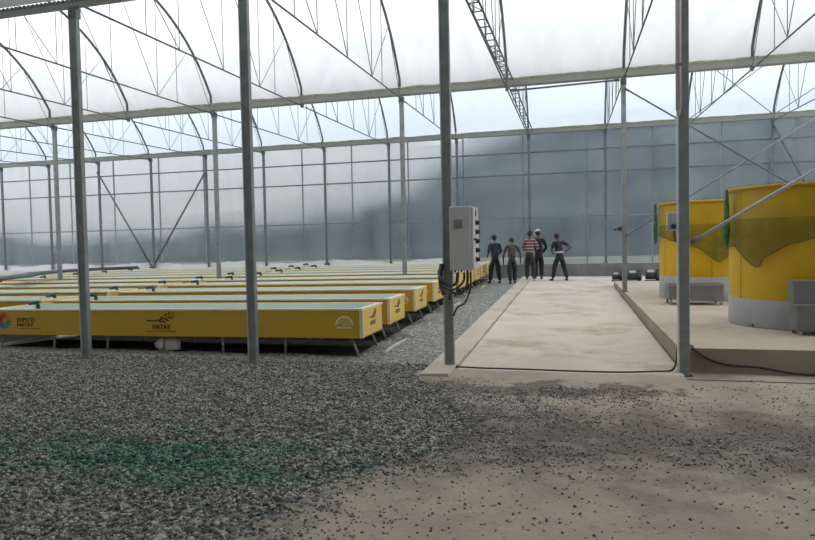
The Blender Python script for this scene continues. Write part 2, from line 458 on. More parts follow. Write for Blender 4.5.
ex = np.array([p[0] for p in pts]); ey = np.array([p[1] for p in pts])
def edge_x(Y): return np.interp(Y, ey, ex)
N0 = 62000
Y = 2.3 + (7.7 - 2.3) * rng.random(N0) ** 1.15
X = rng.uniform(-10.2, -0.7, N0)
lim = -1.09 * Y - 0.5
fuzz = rng.normal(0, .10, N0)
keep = (X > lim) & (X < np.where(Y < 6.7, edge_x(Y) + .10 + fuzz, -1.64)) & (Y < 7.66)
for px_ in (-6.353, -3.853): keep &= (np.abs(X - px_) > .11) | (np.abs(Y - 7.436) > .10)
X, Y = X[keep], Y[keep]
sz = rng.uniform(.007, .0155, len(X)) * np.where(rng.random(len(X)) < .06, 1.5, 1)
Z = np.maximum(0, .0145 * (Y - 7.4)) + rng.uniform(.0, .012, len(X)) + .002
bedP, bedS = np.stack([X, Y, Z], -1), sz
# scattered stones on the concrete
N1 = 60000
Y = rng.uniform(2.6, 7.4, N1); X = rng.uniform(-1.7, 3.8, N1)
d = X - edge_x(np.minimum(Y, 6.9))
band = np.exp(-((Y - (4.75 + .12 * X)) / .42) ** 2) * np.clip(1.1 - .12 * np.abs(X - .6), .1, 1) + .75 * np.exp(-((Y - 6.35) / .35) ** 2) * (X < 1.0)
dens = .95 * np.exp(-np.maximum(d, 0) / .32) + .55 * band + .07 + .75 * np.exp(-((Y - 5.75) / .75) ** 2) / (1 + np.exp((X - .15) / .25))
cl = np.sin(X * 3.1 + 1.7 * np.sin(Y * 2.3)) * np.sin(Y * 4.1 + X) * .5 + .5
keep = (d > -.02) & (rng.random(N1) < dens * (.35 + .9 * cl)) & (Y < 6.92) | (d > 0) & (rng.random(N1) < .04) & (Y < 7.3) & (X > 1.5)
X, Y = X[keep], Y[keep]
ssz = rng.uniform(.0035, .0125, len(X)) * rng.uniform(.6, 1, len(X))
zs_ = np.where(X < 1.11, .012 + .034 * np.clip((Y - 6.45) / .75, 0, 1) ** 2, .012) + ssz * .4
o = stones('gravel', np.concatenate([bedP, np.stack([X, Y, zs_], -1)]), np.concatenate([bedS, ssz]), M['gravel'])
tag(o, 'dark grey loose gravel left of the concrete, partly greenish, stones strewn over the concrete', 'gravel', kind='stuff')

# ------------------------------------------------------------------ greenhouse frame
XJ = -1.353; A = 2.5
YR = [7.436, 15.266, 23.130]
HG = [4.757, 5.10, 5.258]
def xj(j): return XJ + A * j
ORD = ['first', 'second', 'third', 'fourth', 'fifth', 'sixth', 'seventh', 'eighth', 'ninth', 'tenth', 'eleventh', 'twelfth', 'thirteenth', 'fourteenth']

def post(x, y, z0, z1, w, d, label, group, m='steel'):
    r = empty('steel_post', (x, y, z0))
    h = z1 - z0
    MB().bbox(-w / 2, w / 2, -d / 2, d / 2, 0, h, .004).build('column_tube', M[m], r)
    MB().box(-w / 2 - .012, w / 2 + .012, -d / 2 - .012, d / 2 + .012, h - .14, h - .004).build('head_bracket', M['steel_dark'], r)
    f = MB(); f.box(-w / 2 - .03, w / 2 + .03, -d / 2 - .03, d / 2 + .03, 0, .012)
    f.build('base_plate', M['steel_dark'], r)
    tag(r, label, 'post', group)
    return r
row0 = ['thick grey front post in front of the sunburst printed trough, leftmost of the front row',
        'thick grey front post between the branch print and the end of the nearest trough',
        'thick grey front post that carries the pale control cabinet',
        'thick grey front post at the corner of the tank platform']
TOP0 = HG[0] - .06
for k, j in enumerate((-2, -1, 0, 1)):
    p = post(xj(j), YR[0], 0, TOP0, .098, .075, row0[k], 'front row posts')
    # lighter folded flange on one edge of the post
    MB().box(-.064, -.050, -.045, .045, .02, TOP0 - .16).build('flange', M['steel_light'], p)
row1 = {-5: 'middle row grey post at the far left, leftmost of its row', -3: 'middle row grey post standing among the troughs, second of its row',
        -1: 'middle row grey post rising from the troughs left of the control cabinet', 1: 'middle row grey post on the left edge of the tank platform'}
for j, lab in row1.items():
    z0 = pz(YR[1]) if j == 1 else g(YR[1])
    post(xj(j), YR[1], z0, HG[1] - .125, .10, .08, lab, 'middle row posts')
# small dark fitting on the platform post
r = empty('post_fitting', (xj(1) - .05, YR[1] - .02, 1.66)); tag(r, 'tiny dark fitting clamped to the post on the platform edge', 'fitting')
MB().bbox(-.085, -.002, -.05, .03, 0, .09).build('housing', M['pump_dark'], r)
MB().ell((-.13, -.01, .045), .05, .04, .04).build('lens', M['grey_box'], r)

row2_j = list(range(-9, 4))
for k, j in enumerate(row2_j):
    post(xj(j), YR[2], g(23) + .475, HG[2] - .11, .085, .07, 'slim dark post along the far wall, %s of its row from the left' % ORD[k], 'far wall posts', 'steel_dark')

def gutter(name, y, z, x0, x1, label):
    r = empty(name, (0, y, z))
    mb = MB()
    P_ = [(-.13, .06), (-.10, -.09), (.10, -.09), (.13, .06), (.115, .06), (.09, -.075), (-.09, -.075), (-.115, .06)]
    n = len(P_)
    vs = [(x0, a, b) for a, b in P_] + [(x1, a, b) for a, b in P_]
    mb.add(vs, [(i, (i + 1) % n, n + (i + 1) % n, n + i) for i in range(n)])
    mb.build('channel', M['gutter'], r)
    # dirty, wavy film edge clipped along the top of the gutter
    mb = MB(); vs = []; N_ = 260
    for i in range(N_ + 1):
        x = x0 + (x1 - x0) * i / N_
        h = .078 + .009 * math.sin(i * .9) * math.sin(i * .23 + 1) + random.uniform(-.008, .008)
        vs += [(x, -.135, .03), (x, -.125, h), (x, .125, h), (x, .135, .03)]
    mb.add(vs, [(i * 4 + k, i * 4 + k + 1, i * 4 + 5 + k, i * 4 + 4 + k) for i in range(N_) for k in range(3)])
    mb.build('film_clamp', M['gutter_dirt'], r)
    tag(r, label, 'gutter', 'roof gutters')
    return r
gutter('roof_gutter', YR[1], HG[1], -30, 11, 'wide pale gutter across the middle of the greenhouse, the nearer of two')
gutter('roof_gutter', YR[2], HG[2], -30, 11, 'far gutter running along the top of the back film wall')
# front eave: a tube with a toothed clip strip on top
r = empty('eave_rail', (0, YR[0], HG[0])); tag(r, 'dark front eave tube with toothed strip at the top left', 'rail')
MB().box(-30, 11, -.04, .04, -.055, .0).build('tube', M['gutter'], r)
mb = MB(); vs = []
for i in range(840):
    x = -22 + (i // 2) * .07 + (.035 if i % 2 else 0)
    h0, h1 = (.012, .055) if i % 2 == 0 else (.055, .012)
    for h in (h0, h1): vs += [(x, -.03, .001), (x, -.03, h), (x, .03, h), (x, .03, .001)]
mb.add(vs, [(i * 4 + k, i * 4 + (k + 1) % 4, i * 4 + 4 + (k + 1) % 4, i * 4 + 4 + k) for i in range(1679) for k in range(4)])
mb.build('clip_strip', M['steel_dark'], r)

# arched roof trusses
RISE = 2.28; HALF = (YR[1] - YR[0]) / 2
RAD = (HALF * HALF + RISE * RISE) / (2 * RISE)
def arch_z(d):
    """height above the gutter line, d = distance along the span"""
    u = d - HALF
    return math.sqrt(max(0, RAD * RAD - u * u)) - (RAD - RISE)
def truss(x, s, label, group, detail=True):
    y0, y1 = YR[s], YR[s + 1]
    za, zb = HG[s] + (.0 if s == 0 else .03), HG[s + 1] + .03
    def P(d, extra=0): return Vector((0, d, (zb - za) * d / (y1 - y0) + arch_z(d) + extra))
    ca = .02 if s == 0 else -.20
    def Cc(d): return Vector((0, d, ca + (zb - za - .20 - ca) * d / (y1 - y0)))
    W = y1 - y0
    r = empty('roof_truss', (x, y0, za)); tag(r, label, 'truss', group)
    e0 = .15
    ap = [P(e0 + (W - 2 * e0) * i / 28) for i in range(29)]
    ap = [Vector((0, .145, .06))] + ap + [Vector((0, W - .145, zb - za + .05))]
    MB().tube(ap, .032, 6).build('arch', M['steel_dark'], r)
    c0 = .085
    mb = MB(); mb.tube([Cc(c0), Cc(W - c0)], .016, 6).build('bottom_chord', M['steel_dark'], r)
    Nn = [2.45, HALF, W - 2.40]
    bars = [(Cc(Nn[0]), P(Nn[0])), (Cc(Nn[1]), P(Nn[1])), (Cc(Nn[2]), P(Nn[2])),
            (Cc(Nn[0]), P(1.05)), (Cc(Nn[2]), P(W - 1.05)), (Cc(Nn[1]), P(Nn[0])), (Cc(Nn[2]), P(Nn[1])),
            (Cc(Nn[0] - .9), P(Nn[0] - .9)), (Cc(Nn[2] + .75), P(Nn[2] + .75)), (Cc(W - .12), P(W - 1.05))]
    for a, b in bars:
        MB().tube([a, b], .0085, 4).build('web_bar', M['steel_dark'], r)
    # hanger bracket where the chord meets the gutter
    MB().box(-.035, .035, W - .135, W - .08, zb - za - .24, zb - za - .125).build('bracket', M['steel_dark'], r)
    return r
js = list(range(-5, 4))
for k, j in enumerate(js):
    truss(xj(j), 0, 'arched pipe truss of the nearer roof span, %s from the left in that span' % ORD[k], 'trusses of the nearer roof span')
js2 = list(range(-9, 5))
for k, j in enumerate(js2):
    truss(xj(j), 1, 'arched pipe truss of the far roof span, %s from the left in that span' % ORD[k], 'trusses of the far roof span')

# ladder-like tray running up along one truss
for s, lab in ((0, 'narrow metal ladder tray sloping down from the roof to the middle gutter'), (1, 'narrow metal ladder tray between the middle gutter and the far gutter')):
    r = empty('ladder_tray', (xj(0), YR[s], HG[s])); tag(r, lab, 'cable tray', 'ladder trays')
    W = YR[s + 1] - YR[s]; dz = HG[s + 1] - HG[s]
    def Q(sx, d): return (sx, d, dz * d / W + .02)
    for sx in (-.02, .14):
        MB().tube([Q(sx, .18), Q(sx, W - .18)], .017, 5).build('side_rail', M['steel_dark'], r)
    d = .3
    while d < W - .25:
        MB().tube([Q(-.02, d), Q(.14, d)], .011, 4).build('rung', M['steel_dark'], r)
        if s == 0 and int(d * 10) % 2: MB().tube([Q(-.02, d), Q(.14, min(d + .42, W - .2))], .008, 4).build('lacing', M['steel_dark'], r)
        d += .42 if s == 0 else .55

def brace(p, q, r_, label, m='steel_dark', cat='brace', name='diagonal_brace', group=None, reach=(0, 0)):
    p, q = Vector(p), Vector(q)
    mid = (p + q) / 2
    o = empty(name, p)
    MB().tube([(0, 0, 0), q - p], r_, 8).build('pipe', M[m], o)
    t = (q - p).normalized()
    for b, w in ((Vector((0, 0, 0)), t * .10), (q - p, -t * .10)):
        MB().tube([b + w * .02, b + w], r_ * 1.35, 8).build('clamp', M['steel_dark'], o)
    for b, d in ((Vector((0, 0, 0)), reach[0]), (q - p, reach[1])):
        if d: MB().box(b.x - .018, b.x + .018, b.y, b.y + d, b.z - .03, b.z + .03).build('fixing_plate', M['steel_dark'], o)
    tag(o, label, cat, group)
    return o
brace((xj(1) + .062, YR[0], 1.41), (xj(1) + .062 + 2.4, YR[0], 1.41 + 1.47), .018, 'pale diagonal pipe rising right from the platform corner post', 'steel_light')
yb = YR[1] - .105
brace((xj(1) + .02, yb, 1.56), (6.1, yb, 4.66), .021, 'diagonal pipe rising right from the platform edge post behind the tanks', 'steel', reach=(.06, 0))
brace((xj(1) + .02, yb - .075, 4.72), (5.7, yb - .075, 1.60), .019, 'diagonal pipe falling right from the top of the platform edge post', reach=(.12, 0))
yb = YR[2] - .11
xb = xj(-6)
brace((xb - .06, yb, g(23) + .60), (xj(-7) + .02, yb, 4.72), .036, 'diagonal pipe leaning left from the foot of a far post, left arm of the V', reach=(.06, .055))
brace((xb + .06, yb, g(23) + .60), (xj(-5) - .02, yb, 4.40), .036, 'diagonal pipe leaning right from the foot of a far post, right arm of the V', reach=(.06, .055))
brace((6.13, yb, 4.98), (7.2, yb, 2.75), .034, 'thick dark pipe falling right from a far post behind the big yellow tank', reach=(.06, 0))
# cross bracing in the far roof bay on the right
def AP(j, s, d): 
    W = YR[s + 1] - YR[s]
    return Vector((xj(j), YR[s] + d, HG[s] + (HG[s + 1] - HG[s]) * d / W + arch_z(d) - .06))
brace(AP(2, 1, 6.1) + Vector((.05, 0, 0)), Vector((xj(3) - .08, YR[2] - .22, HG[2] + .05)), .012, 'thin roof cross brace sloping down right in the far right bay')
brace(AP(3, 1, 6.1) + Vector((-.05, -.05, 0)), Vector((xj(2) + .08, YR[2] - .26, HG[2] + .05)), .012, 'thin roof cross brace sloping down left in the far right bay')
brace((xj(3) + .05, YR[2] - .3, HG[2] + .05), AP(4, 1, 6.1) + Vector((-.05, 0, 0)), .012, 'thin roof cross brace rising right beyond the right tank')
brace((xj(0) + .06, YR[1] - .05, HG[1] - .20), (xj(1) - .08, YR[1] - .05, HG[1] - .155), .022, 'horizontal pipe slung just under the middle gutter above the path')
# pale conduit hanging beside the platform corner post
r = empty('conduit_pipe', (xj(1) - .062, YR[0] - .105, 2.72)); tag(r, 'pale pipe hanging from the roof beside the platform corner post', 'pipe')
MB().tube([(0, 0, .06), (0, 0, 1.95)], .028, 10).build('tube', M['conduit'], r)
MB().tube([(0, 0, 0), (0, 0, .065)], [.012, .026], 8).build('tip', M['conduit'], r)
for z in (.5, 1.4): MB().box(-.035, .035, -.033, .056, z, z + .03).build('strap', M['steel'], r)

# ------------------------------------------------------------------ film skin
def ceiling_span(name, s, fm='film_roof'):
    y0, y1 = YR[s], YR[s + 1]; W = y1 - y0
    mb = MB(); N_ = 30; xs = [-30 + i * 41 / 16 for i in range(17)]
    vs = []
    for i in range(N_ + 1):
        d = W * i / N_
        z = HG[s] + (HG[s + 1] - HG[s]) * d / W + arch_z(d) + .075
        for x in xs: vs.append((x, y0 + d, z))
    m = len(xs)
    mb.add(vs, [(i * m + k, i * m + k + 1, (i + 1) * m + k + 1, (i + 1) * m + k) for i in range(N_) for k in range(m - 1)], True)
    o = mb.build(name, M[fm]); tag(o, kind='structure'); return o
ceiling_span('ceiling', 0); ceiling_span('ceiling_far', 1, 'film_roof_far')
# added span over the viewer: unseen dim sheet that cuts the front light
o = None
def ceiling_front_dimmer():
    y0, y1 = YR[0] - 7.83, YR[0]
    mb = MB(); N_ = 30; xs = [-30 + i * 41 / 16 for i in range(17)]; vs = []
    for i in range(N_ + 1):
        d = 7.83 * i / N_
        for x in xs: vs.append((x, y0 + d, HG[0] + arch_z(d) + .075))
    m = len(xs)
    mb.add(vs, [(i * m + k, i * m + k + 1, (i + 1) * m + k + 1, (i + 1) * m + k) for i in range(N_) for k in range(m - 1)], True)
    o = mb.build('ceiling_front_dimmer', M['light_dimmer']); tag(o, kind='structure')
ceiling_front_dimmer()
o = MB().box(-30, 11, -1.8, -1.6, -.05, 5.2).build('wall_front_blocker', M['light_blocker']); tag(o, kind='structure')  # added wall behind the camera, out of view, to block light
WY = 23.27
KZ0, KZ1 = g(23), g(23) + .47
def wall_sheet(name, p0, p1, z0, z1, nx, nz):
    mb = MB(); vs = []
    p0, p1 = Vector((*p0, 0)), Vector((*p1, 0))
    nrm = (p1 - p0).normalized().cross(Vector((0, 0, 1)))
    for k in range(nz + 1):
        for i in range(nx + 1):
            p = p0.lerp(p1, i / nx)
            w = .012 * math.sin(i * 1.9 + k) + .01 * math.sin(i * .7 - 2.1 * k)
            p = p + nrm * w
            vs.append((p.x, p.y, z0 + (z1 - z0) * k / nz))
    m = nx + 1
    mb.add(vs, [(k * m + i, k * m + i + 1, (k + 1) * m + i + 1, (k + 1) * m + i) for k in range(nz) for i in range(nx)], True)
    o = mb.build(name, M['film_wall']); tag(o, kind='structure'); return o
wall_sheet('wall_back', (-30, WY + .06), (11, WY + .06), KZ1 - .02, HG[2] - .02, 120, 14)
wall_sheet('wall_left', (-30, 0), (-30, WY), 0, 4.9, 60, 10)
wall_sheet('wall_right', (11, WY), (11, 0), 0, 4.9, 60, 10)
# rails and studs that hold the sheet
for i, z in enumerate((2.30, 3.80, 4.56)):
    o = MB().box(-30, 11, WY - .02, WY + .02, z - .022, z + .022).build('trim_%d' % (i + 2), M['steel'] if i == 0 else M['steel_dark']); tag(o, kind='structure')
for k, x in enumerate([-27, -24.8, -22.62, -20.5, -18.34, -16.17, -14.11, -11.97, -9.87, -7.87, -5.7, -3.67, -1.57, .555, 2.64, 4.745, 6.855, 9.0]):
    o = MB().box(x - .022, x + .022, WY + .1, WY + .14, KZ1, HG[2] - .06).build('trim_%d' % (k + 5), M['steel']); tag(o, kind='structure')
# low concrete kerb under the sheet; white liner over its left stretch
o = MB().box(-3.3, 11, 23.02, 23.34, -.05, KZ1).build('baseboard_back', M['kerb_dark']); tag(o, kind='structure')
o = MB().box(-30, -3.302, 23.0, 23.34, -.05, KZ1).build('baseboard_back_left', M['white_liner']); tag(o, kind='structure')
mb = MB(); vs = []
for i in range(111):
    x = -30 + (26.6) * i / 110
    h = KZ1 + .20 + .05 * math.sin(i * .37) + random.uniform(-.02, .02)
    vs += [(x, 23.2 + random.uniform(-.01, .01), KZ1), (x, 23.21, h), (x, 23.225, h), (x, 23.225, KZ1)]
mb.add(vs, [(i * 4 + k, i * 4 + (k + 1) % 4, i * 4 + 4 + (k + 1) % 4, i * 4 + 4 + k) for i in range(110) for k in range(4)])
o = mb.build('trim_30', M['white_liner']); tag(o, kind='structure')

# ------------------------------------------------------------------ trough tanks
def text_mesh(s, size, bold=.0, al='CENTER'):
    cu = bpy.data.curves.new('lettering', 'FONT'); cu.body = s; cu.size = size; cu.extrude = .0015; cu.offset = bold
    cu.align_x = al
    ob = bpy.data.objects.new('lettering_tmp', cu); COL.objects.link(ob)
    dg = bpy.context.evaluated_depsgraph_get()
    me = bpy.data.meshes.new_from_object(ob.evaluated_get(dg))
    bpy.data.objects.remove(ob); bpy.data.curves.remove(cu)
    return me
def text_obj(s, size, m, parent, loc, rot, bold=0.0, name='lettering', sx=1.0, al='CENTER'):
    me = text_mesh(s, size, bold, al)
    me.materials.clear(); me.materials.append(m)
    o = link(name, me, parent); o.location = loc; o.rotation_euler = rot; o.scale = (sx, 1, 1)
    return o
FRONT = (PI / 2, 0, 0); ENDR = (PI / 2, 0, PI / 2)

def branch_mesh(s=1.0):
    """olive branch emblem in the x-z plane (y is thickness)"""
    mb = MB()
    c = [(-.22, .03), (-.15, .015), (-.07, .018), (0, .04), (.08, .075), (.15, .12), (.2, .16)]
    up = []; dn = []
    for i, (x, z) in enumerate(c):
        w = [.012, .014, .014, .012, .009, .006, .002][i]
        up.append((x * s, (z + w) * s)); dn.append((x * s, (z - w) * s))
    for i in range(len(c) - 1):
        mb.prism_y([dn[i], dn[i + 1], up[i + 1], up[i]], -.002, .002)
    for (x, z, a, l) in [(.02, .085, .9, .03), (.08, .135, 1.1, .03), (.13, .165, 1.0, .026), (.05, .0, -.5, .036), (.10, .035, -.5, .036), (.155, .075, -.3, .032), (.2, .11, -.2, .022), (-.005, .005, -.9, .03), (.19, .175, .7, .018)]:
        pl = [((x + l * math.cos(t) * math.cos(a) - l * .5 * math.sin(t) * math.sin(a)) * s, (z + l * math.cos(t) * math.sin(a) + l * .5 * math.sin(t) * math.cos(a)) * s) for t in [2 * PI * k / 10 for k in range(10)]]
        mb.prism_y(pl, -.002, .002)
    return mb

TLEN = 6.02; TZ0, TZ1 = .265, .605
def make_trough(width, right_col, rich=True):
    """root sits at the front right lower corner on the ground; body runs to -x and +y"""
    r = empty('trough_tank', (0, 0, 0))
    Ln, Wd, t = TLEN, width, .035
    # outer shell: four walls and the underside
    mb = MB()
    mb.box(-Ln, 0, 0, t, TZ0, TZ1); mb.box(-Ln, 0, Wd - t, Wd, TZ0, TZ1)
    mb.box(-Ln, -Ln + t, t, Wd - t, TZ0, TZ1)
    mb.box(-Ln, 0, 0.001, Wd - .001, TZ0 - .02, TZ0 - .001)
    mb.build('shell', M['yellow'], r)
    MB().box(-t, .004, .004, Wd - .004, TZ0, TZ1).build('end_panel', M['end_yellow'], r)['label'] = 'paler yellow end panel'
    e = MB(); e.box(-.03, .012, -.008, .0, TZ0 - .02, TZ1); e.box(.004, .012, -.008, .035, TZ0 - .02, TZ1)
    e.build('corner_strip', M['cream'], r)
    # rim
    rm = MB(); z0, z1 = TZ1 + .001, TZ1 + .026
    rm.box(-Ln - .012, .014, -.012, t + .012, z0, z1); rm.box(-Ln - .012, .014, Wd - t - .012, Wd + .012, z0, z1)
    rm.box(-t - .02, .014, t + .012, Wd - t - .012, z0, z1); rm.box(-Ln - .012, -Ln + t + .02, t + .012, Wd - t - .012, z0, z1)
    rm.build('rim', M['cream'], r)
    # lining: inner walls and sloping bottom
    li = MB(); a = t + .001; bz = TZ0 + .02; zt = TZ1 + .02
    x0, x1, y0, y1 = -Ln + a, -a, a, Wd - a
    li.box(x0, x1, y0, y0 + .012, bz, zt); li.box(x0, x1, y1 - .012, y1, bz, zt)
    li.box(x0, x0 + .012, y0 + .012, y1 - .012, bz, zt); li.box(x1 - .012, x1, y0 + .012, y1 - .012, bz, zt)
    li.box(x0, x1, y0, y1, bz - .015, bz)
    li.build('lining', M['lining'], r)
    # legs in pairs, the end ones splayed
    for k in range(7 if rich else 5):
        x = -.16 - k * (Ln - .4) / (6 if rich else 4)
        for y, ky in ((.05, -1), (Wd - .05, 1)):
            dx = (.11 if k == 0 else (-.05 if k == (6 if rich else 4) else 0))
            MB().tube([(x, y, TZ0 - .02), (x + dx, y - ky * .0 + (-.02 if ky < 0 else .0), -.03)], .017, 6).build('leg', M['leg'], r)
    # drain elbow at one end of the rim
    d = MB()
    xe = -Ln + .42 if right_col else -.10
    yd = Wd * (.60 if right_col else .45); zd = TZ1 + .075
    d.tube([(xe - .17, yd, zd - .012), (xe - .05, yd, zd), (xe - .01, yd, zd - .01), (xe, yd, zd - .05), (xe, yd, zd - .20)], .030, 8)
    d.tube([(xe - .03, yd, zd + .001), (xe - .005, yd, zd - .002)], .036, 8)
    d.build('drain_elbow', M['black_plastic'], r)
    # pale dome emblem on the front near the right end, and the end print
    dm = MB(); n_ = 12
    for (ra, rb) in ((.125, .095), (.08, .055), (.035, .004)):
        for i in range(n_):
            a0, a1 = PI * i / n_, PI * (i + 1) / n_
            if ra < .1 and i % 2: continue
            dm.prism_y([(-.24 + ra * math.cos(a0), .415 + ra * math.sin(a0)), (-.24 + ra * math.cos(a1), .415 + ra * math.sin(a1)), (-.24 + rb * math.cos(a1), .415 + rb * math.sin(a1)), (-.24 + rb * math.cos(a0), .415 + rb * math.sin(a0))], -.004, .0)
    for i in range(6):
        dm.box(-.345 + i * .036, -.318 + i * .036, -.004, 0, .372, .395)
    dm.build('dome_emblem', M['logo_pale'], r)
    br = branch_mesh(.9).build('branch_emblem', M['logo_dark'], r)
    br.rotation_euler = (0, 0, PI / 2); br.location = (.0065, Wd * .52, .47); br.scale = (.8, 1, .62)
    text_obj('HATAY', .075, M['logo_dark'], r, (.0045, Wd * .52, .375), ENDR, .003)
    return r
def add_front_prints(r):
    # branch emblem with HATAY on the long side
    b = branch_mesh(.98).build('branch_emblem', M['logo_dark'], r); b.location = (-2.98, -.0025, .452); b.scale = (1.08, 1, .72)
    text_obj('HATAY', .088, M['logo_dark'], r, (-2.97, -.0005, .348), FRONT, .004)
    st = MB(); rnd = random.Random(3)
    x = -3.22
    while x < -2.74:
        w = rnd.uniform(.012, .03); st.box(x, x + w, -.002, 0, .308, .320); x += w + .008
    st.build('fine_print', M['logo_dark'], r)
    # sunburst with EXPO'21 HATAY
    cx, cz = -5.71, .45
    cols = ['sign_orange', 'sign_orange', 'sign_red', 'sign_red', 'sign_maroon', 'sign_maroon', 'sign_maroon', 'sign_blue', 'sign_blue', 'sign_teal', 'sign_teal', 'sign_green', 'sign_green']
    for k, c in enumerate(cols):
        a = .45 + 2 * PI * k / len(cols)
        p = []
        for (rr, w) in ((.035, -.006), (.10, -.018), (.128, -.010), (.135, 0), (.128, .010), (.10, .018), (.035, .006)):
            p.append((cx + rr * math.cos(a) - w * math.sin(a), cz + rr * math.sin(a) + w * math.cos(a)))
        MB().prism_y(p, -.004, 0).build('sun_petal', M[c], r)
    text_obj("EXPO'21", .080, M['logo_dark'], r, (-5.475, -.0005, .443), FRONT, .003, sx=1.15, al='LEFT')
    text_obj('HATAY', .080, M['logo_dark'], r, (-5.475, -.0005, .369), FRONT, .003, sx=1.15, al='LEFT')
    st = MB(); x = -5.47
    while x < -5.06:
        w = rnd.uniform(.012, .03); st.box(x, x + w, -.002, 0, .334, .346); x += w + .008
    st.build('fine_print', M['logo_dark'], r)

YF = [8.0, 9.32, 11.0, 12.65, 14.22, 15.8, 17.15, 18.5, 19.85, 21.1]
WD = .92; TILT = -.0075
proto = make_trough(WD, True)
GR = 'yellow trough tanks right of the aisle of drains'
rank = ['nearest', 'second nearest', 'third nearest', 'fourth nearest', 'fifth nearest', 'sixth nearest', 'seventh nearest', 'eighth nearest', 'ninth nearest', 'farthest']
copies = [copy_tree(proto) for _ in range(9)]
tanks = [proto] + copies
for k, t in enumerate(tanks):
    t.location = (-2.60 + .012 * k * 0, YF[k], g(YF[k]) + .002); t.rotation_euler = (0, TILT, 0)
    lab = 'long yellow trough tank ending by the gravel walkway, %s in its column' % rank[k]
    if k == 0: lab = 'nearest long yellow trough tank with sunburst and branch prints on its side'
    tag(t, lab, 'tank', 'yellow trough tanks beside the gravel walkway')
add_front_prints(proto)
protoL = make_trough(WD, False)
left = [protoL] + [copy_tree(protoL) for _ in range(8)]
for k, t in enumerate(left):
    y = YF[k + 1]
    t.location = (-8.86, y, g(y) - .035); t.rotation_euler = (0, TILT, 0)
    tag(t, 'yellow trough tank in the left column behind the sunburst print, %s of that column' % rank[k if k < 8 else 9], 'tank', 'yellow trough tanks of the left column')
far = [copy_tree(protoL) for _ in range(7)]
for k, t in enumerate(far):
    y = YF[k + 3]
    t.location = (-15.15, y, g(y) - .08); t.rotation_euler = (0, TILT, 0)
    tag(t, 'yellow trough tank at the far left edge, %s of that column' % rank[k if k < 6 else 9], 'tank', 'yellow trough tanks at the far left edge')

# black sheet/hose lying over the far left troughs
r = empty('black_tarp', (-15.2, 15.6, .84 )); tag(r, 'black plastic strip lying across the troughs at the far left', 'tarp')
mb = MB(); vs = []
P_ = [(2.2, -3.3), (1.75, -2.2), (.95, -.9), (.75, .3), (1.1, 1.4), (2.1, 2.0)]
for i, (x, y) in enumerate(P_):
    w = [.16, .34, .26, .20, .16, .12][i]
    for k, (a, h) in enumerate(((-1, 0), (-.4, .05), (.4, .06), (1, 0))):
        vs.append((x + a * w * .8, y + a * w * .35, h + .012 * i))
for i in range(4 * len(P_)): vs.append((vs[i][0], vs[i][1], vs[i][2] - .03))
n_ = 4 * len(P_)
fs = []
for i in range(len(P_) - 1):
    for k in range(3):
        q_ = (i * 4 + k, i * 4 + k + 1, i * 4 + 5 + k, i * 4 + 4 + k); fs.append(q_); fs.append(tuple(n_ + v for v in reversed(q_)))
    fs.append((i * 4, i * 4 + 4, n_ + i * 4 + 4, n_ + i * 4)); fs.append((i * 4 + 7, i * 4 + 3, n_ + i * 4 + 3, n_ + i * 4 + 7))
mb.add(vs, fs, True)
mb.build('sheet', M['tarp'], r)

mb = MB(); vs = []; n_ = 60  # dark sheet laid under the troughs as painted shade
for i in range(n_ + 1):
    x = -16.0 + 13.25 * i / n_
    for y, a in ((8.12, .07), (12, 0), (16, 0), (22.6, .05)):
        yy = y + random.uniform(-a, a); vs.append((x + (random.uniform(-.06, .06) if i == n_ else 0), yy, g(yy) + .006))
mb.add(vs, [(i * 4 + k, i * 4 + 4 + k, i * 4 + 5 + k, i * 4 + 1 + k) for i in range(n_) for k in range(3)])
o = mb.build('trough_shade', M['trough_shade']); tag(o, kind='structure')
# white lump, pale poles under and beside the troughs
mb = MB()
mb.ell((0, 0, .09), .20, .13, .13, 12, 7)
mb.v = [(x + random.uniform(-.02, .02) + (.05 if x > 0 and z < .06 else 0), y, max(0, z + random.uniform(-.012, .012))) for x, y, z in mb.v]
o = mb.build('plaster_lump', M['white_plastic']); o.location = (-5.62, 8.22, .0); tag(o, 'white plastic covered lump under the nearest yellow trough', 'lump')
r = brace((-8.6, 7.75, .045), (-8.0, 9.3, .05), .028, 'white pole lying on the gravel under the nearest trough', 'white_liner', 'pole', 'white_pole')
r = empty('ground_pipe', (-2.40, 8.3, 0)); tag(r, 'pale half buried pipe on the gravel along the ends of the troughs', 'pipe')
MB().tube([(-.013 * y * .6, y, g(8.3 + y) - .022 + .036 * math.sin(y * 1.75 + .9) * math.sin(y * .63 + 1.2)) for y in [k * .25 for k in range(46)]], .026, 8).build('pipe', M['pale_pipe'], r)
for y in (1.5, 4.6, 7.6): MB().tube([(-.008 * y, y, g(8.3 + y) - .01), (-.008 * y, y + .12, g(8.3 + y) - .01)], .04, 8).build('coupling', M['pale_pipe'], r)

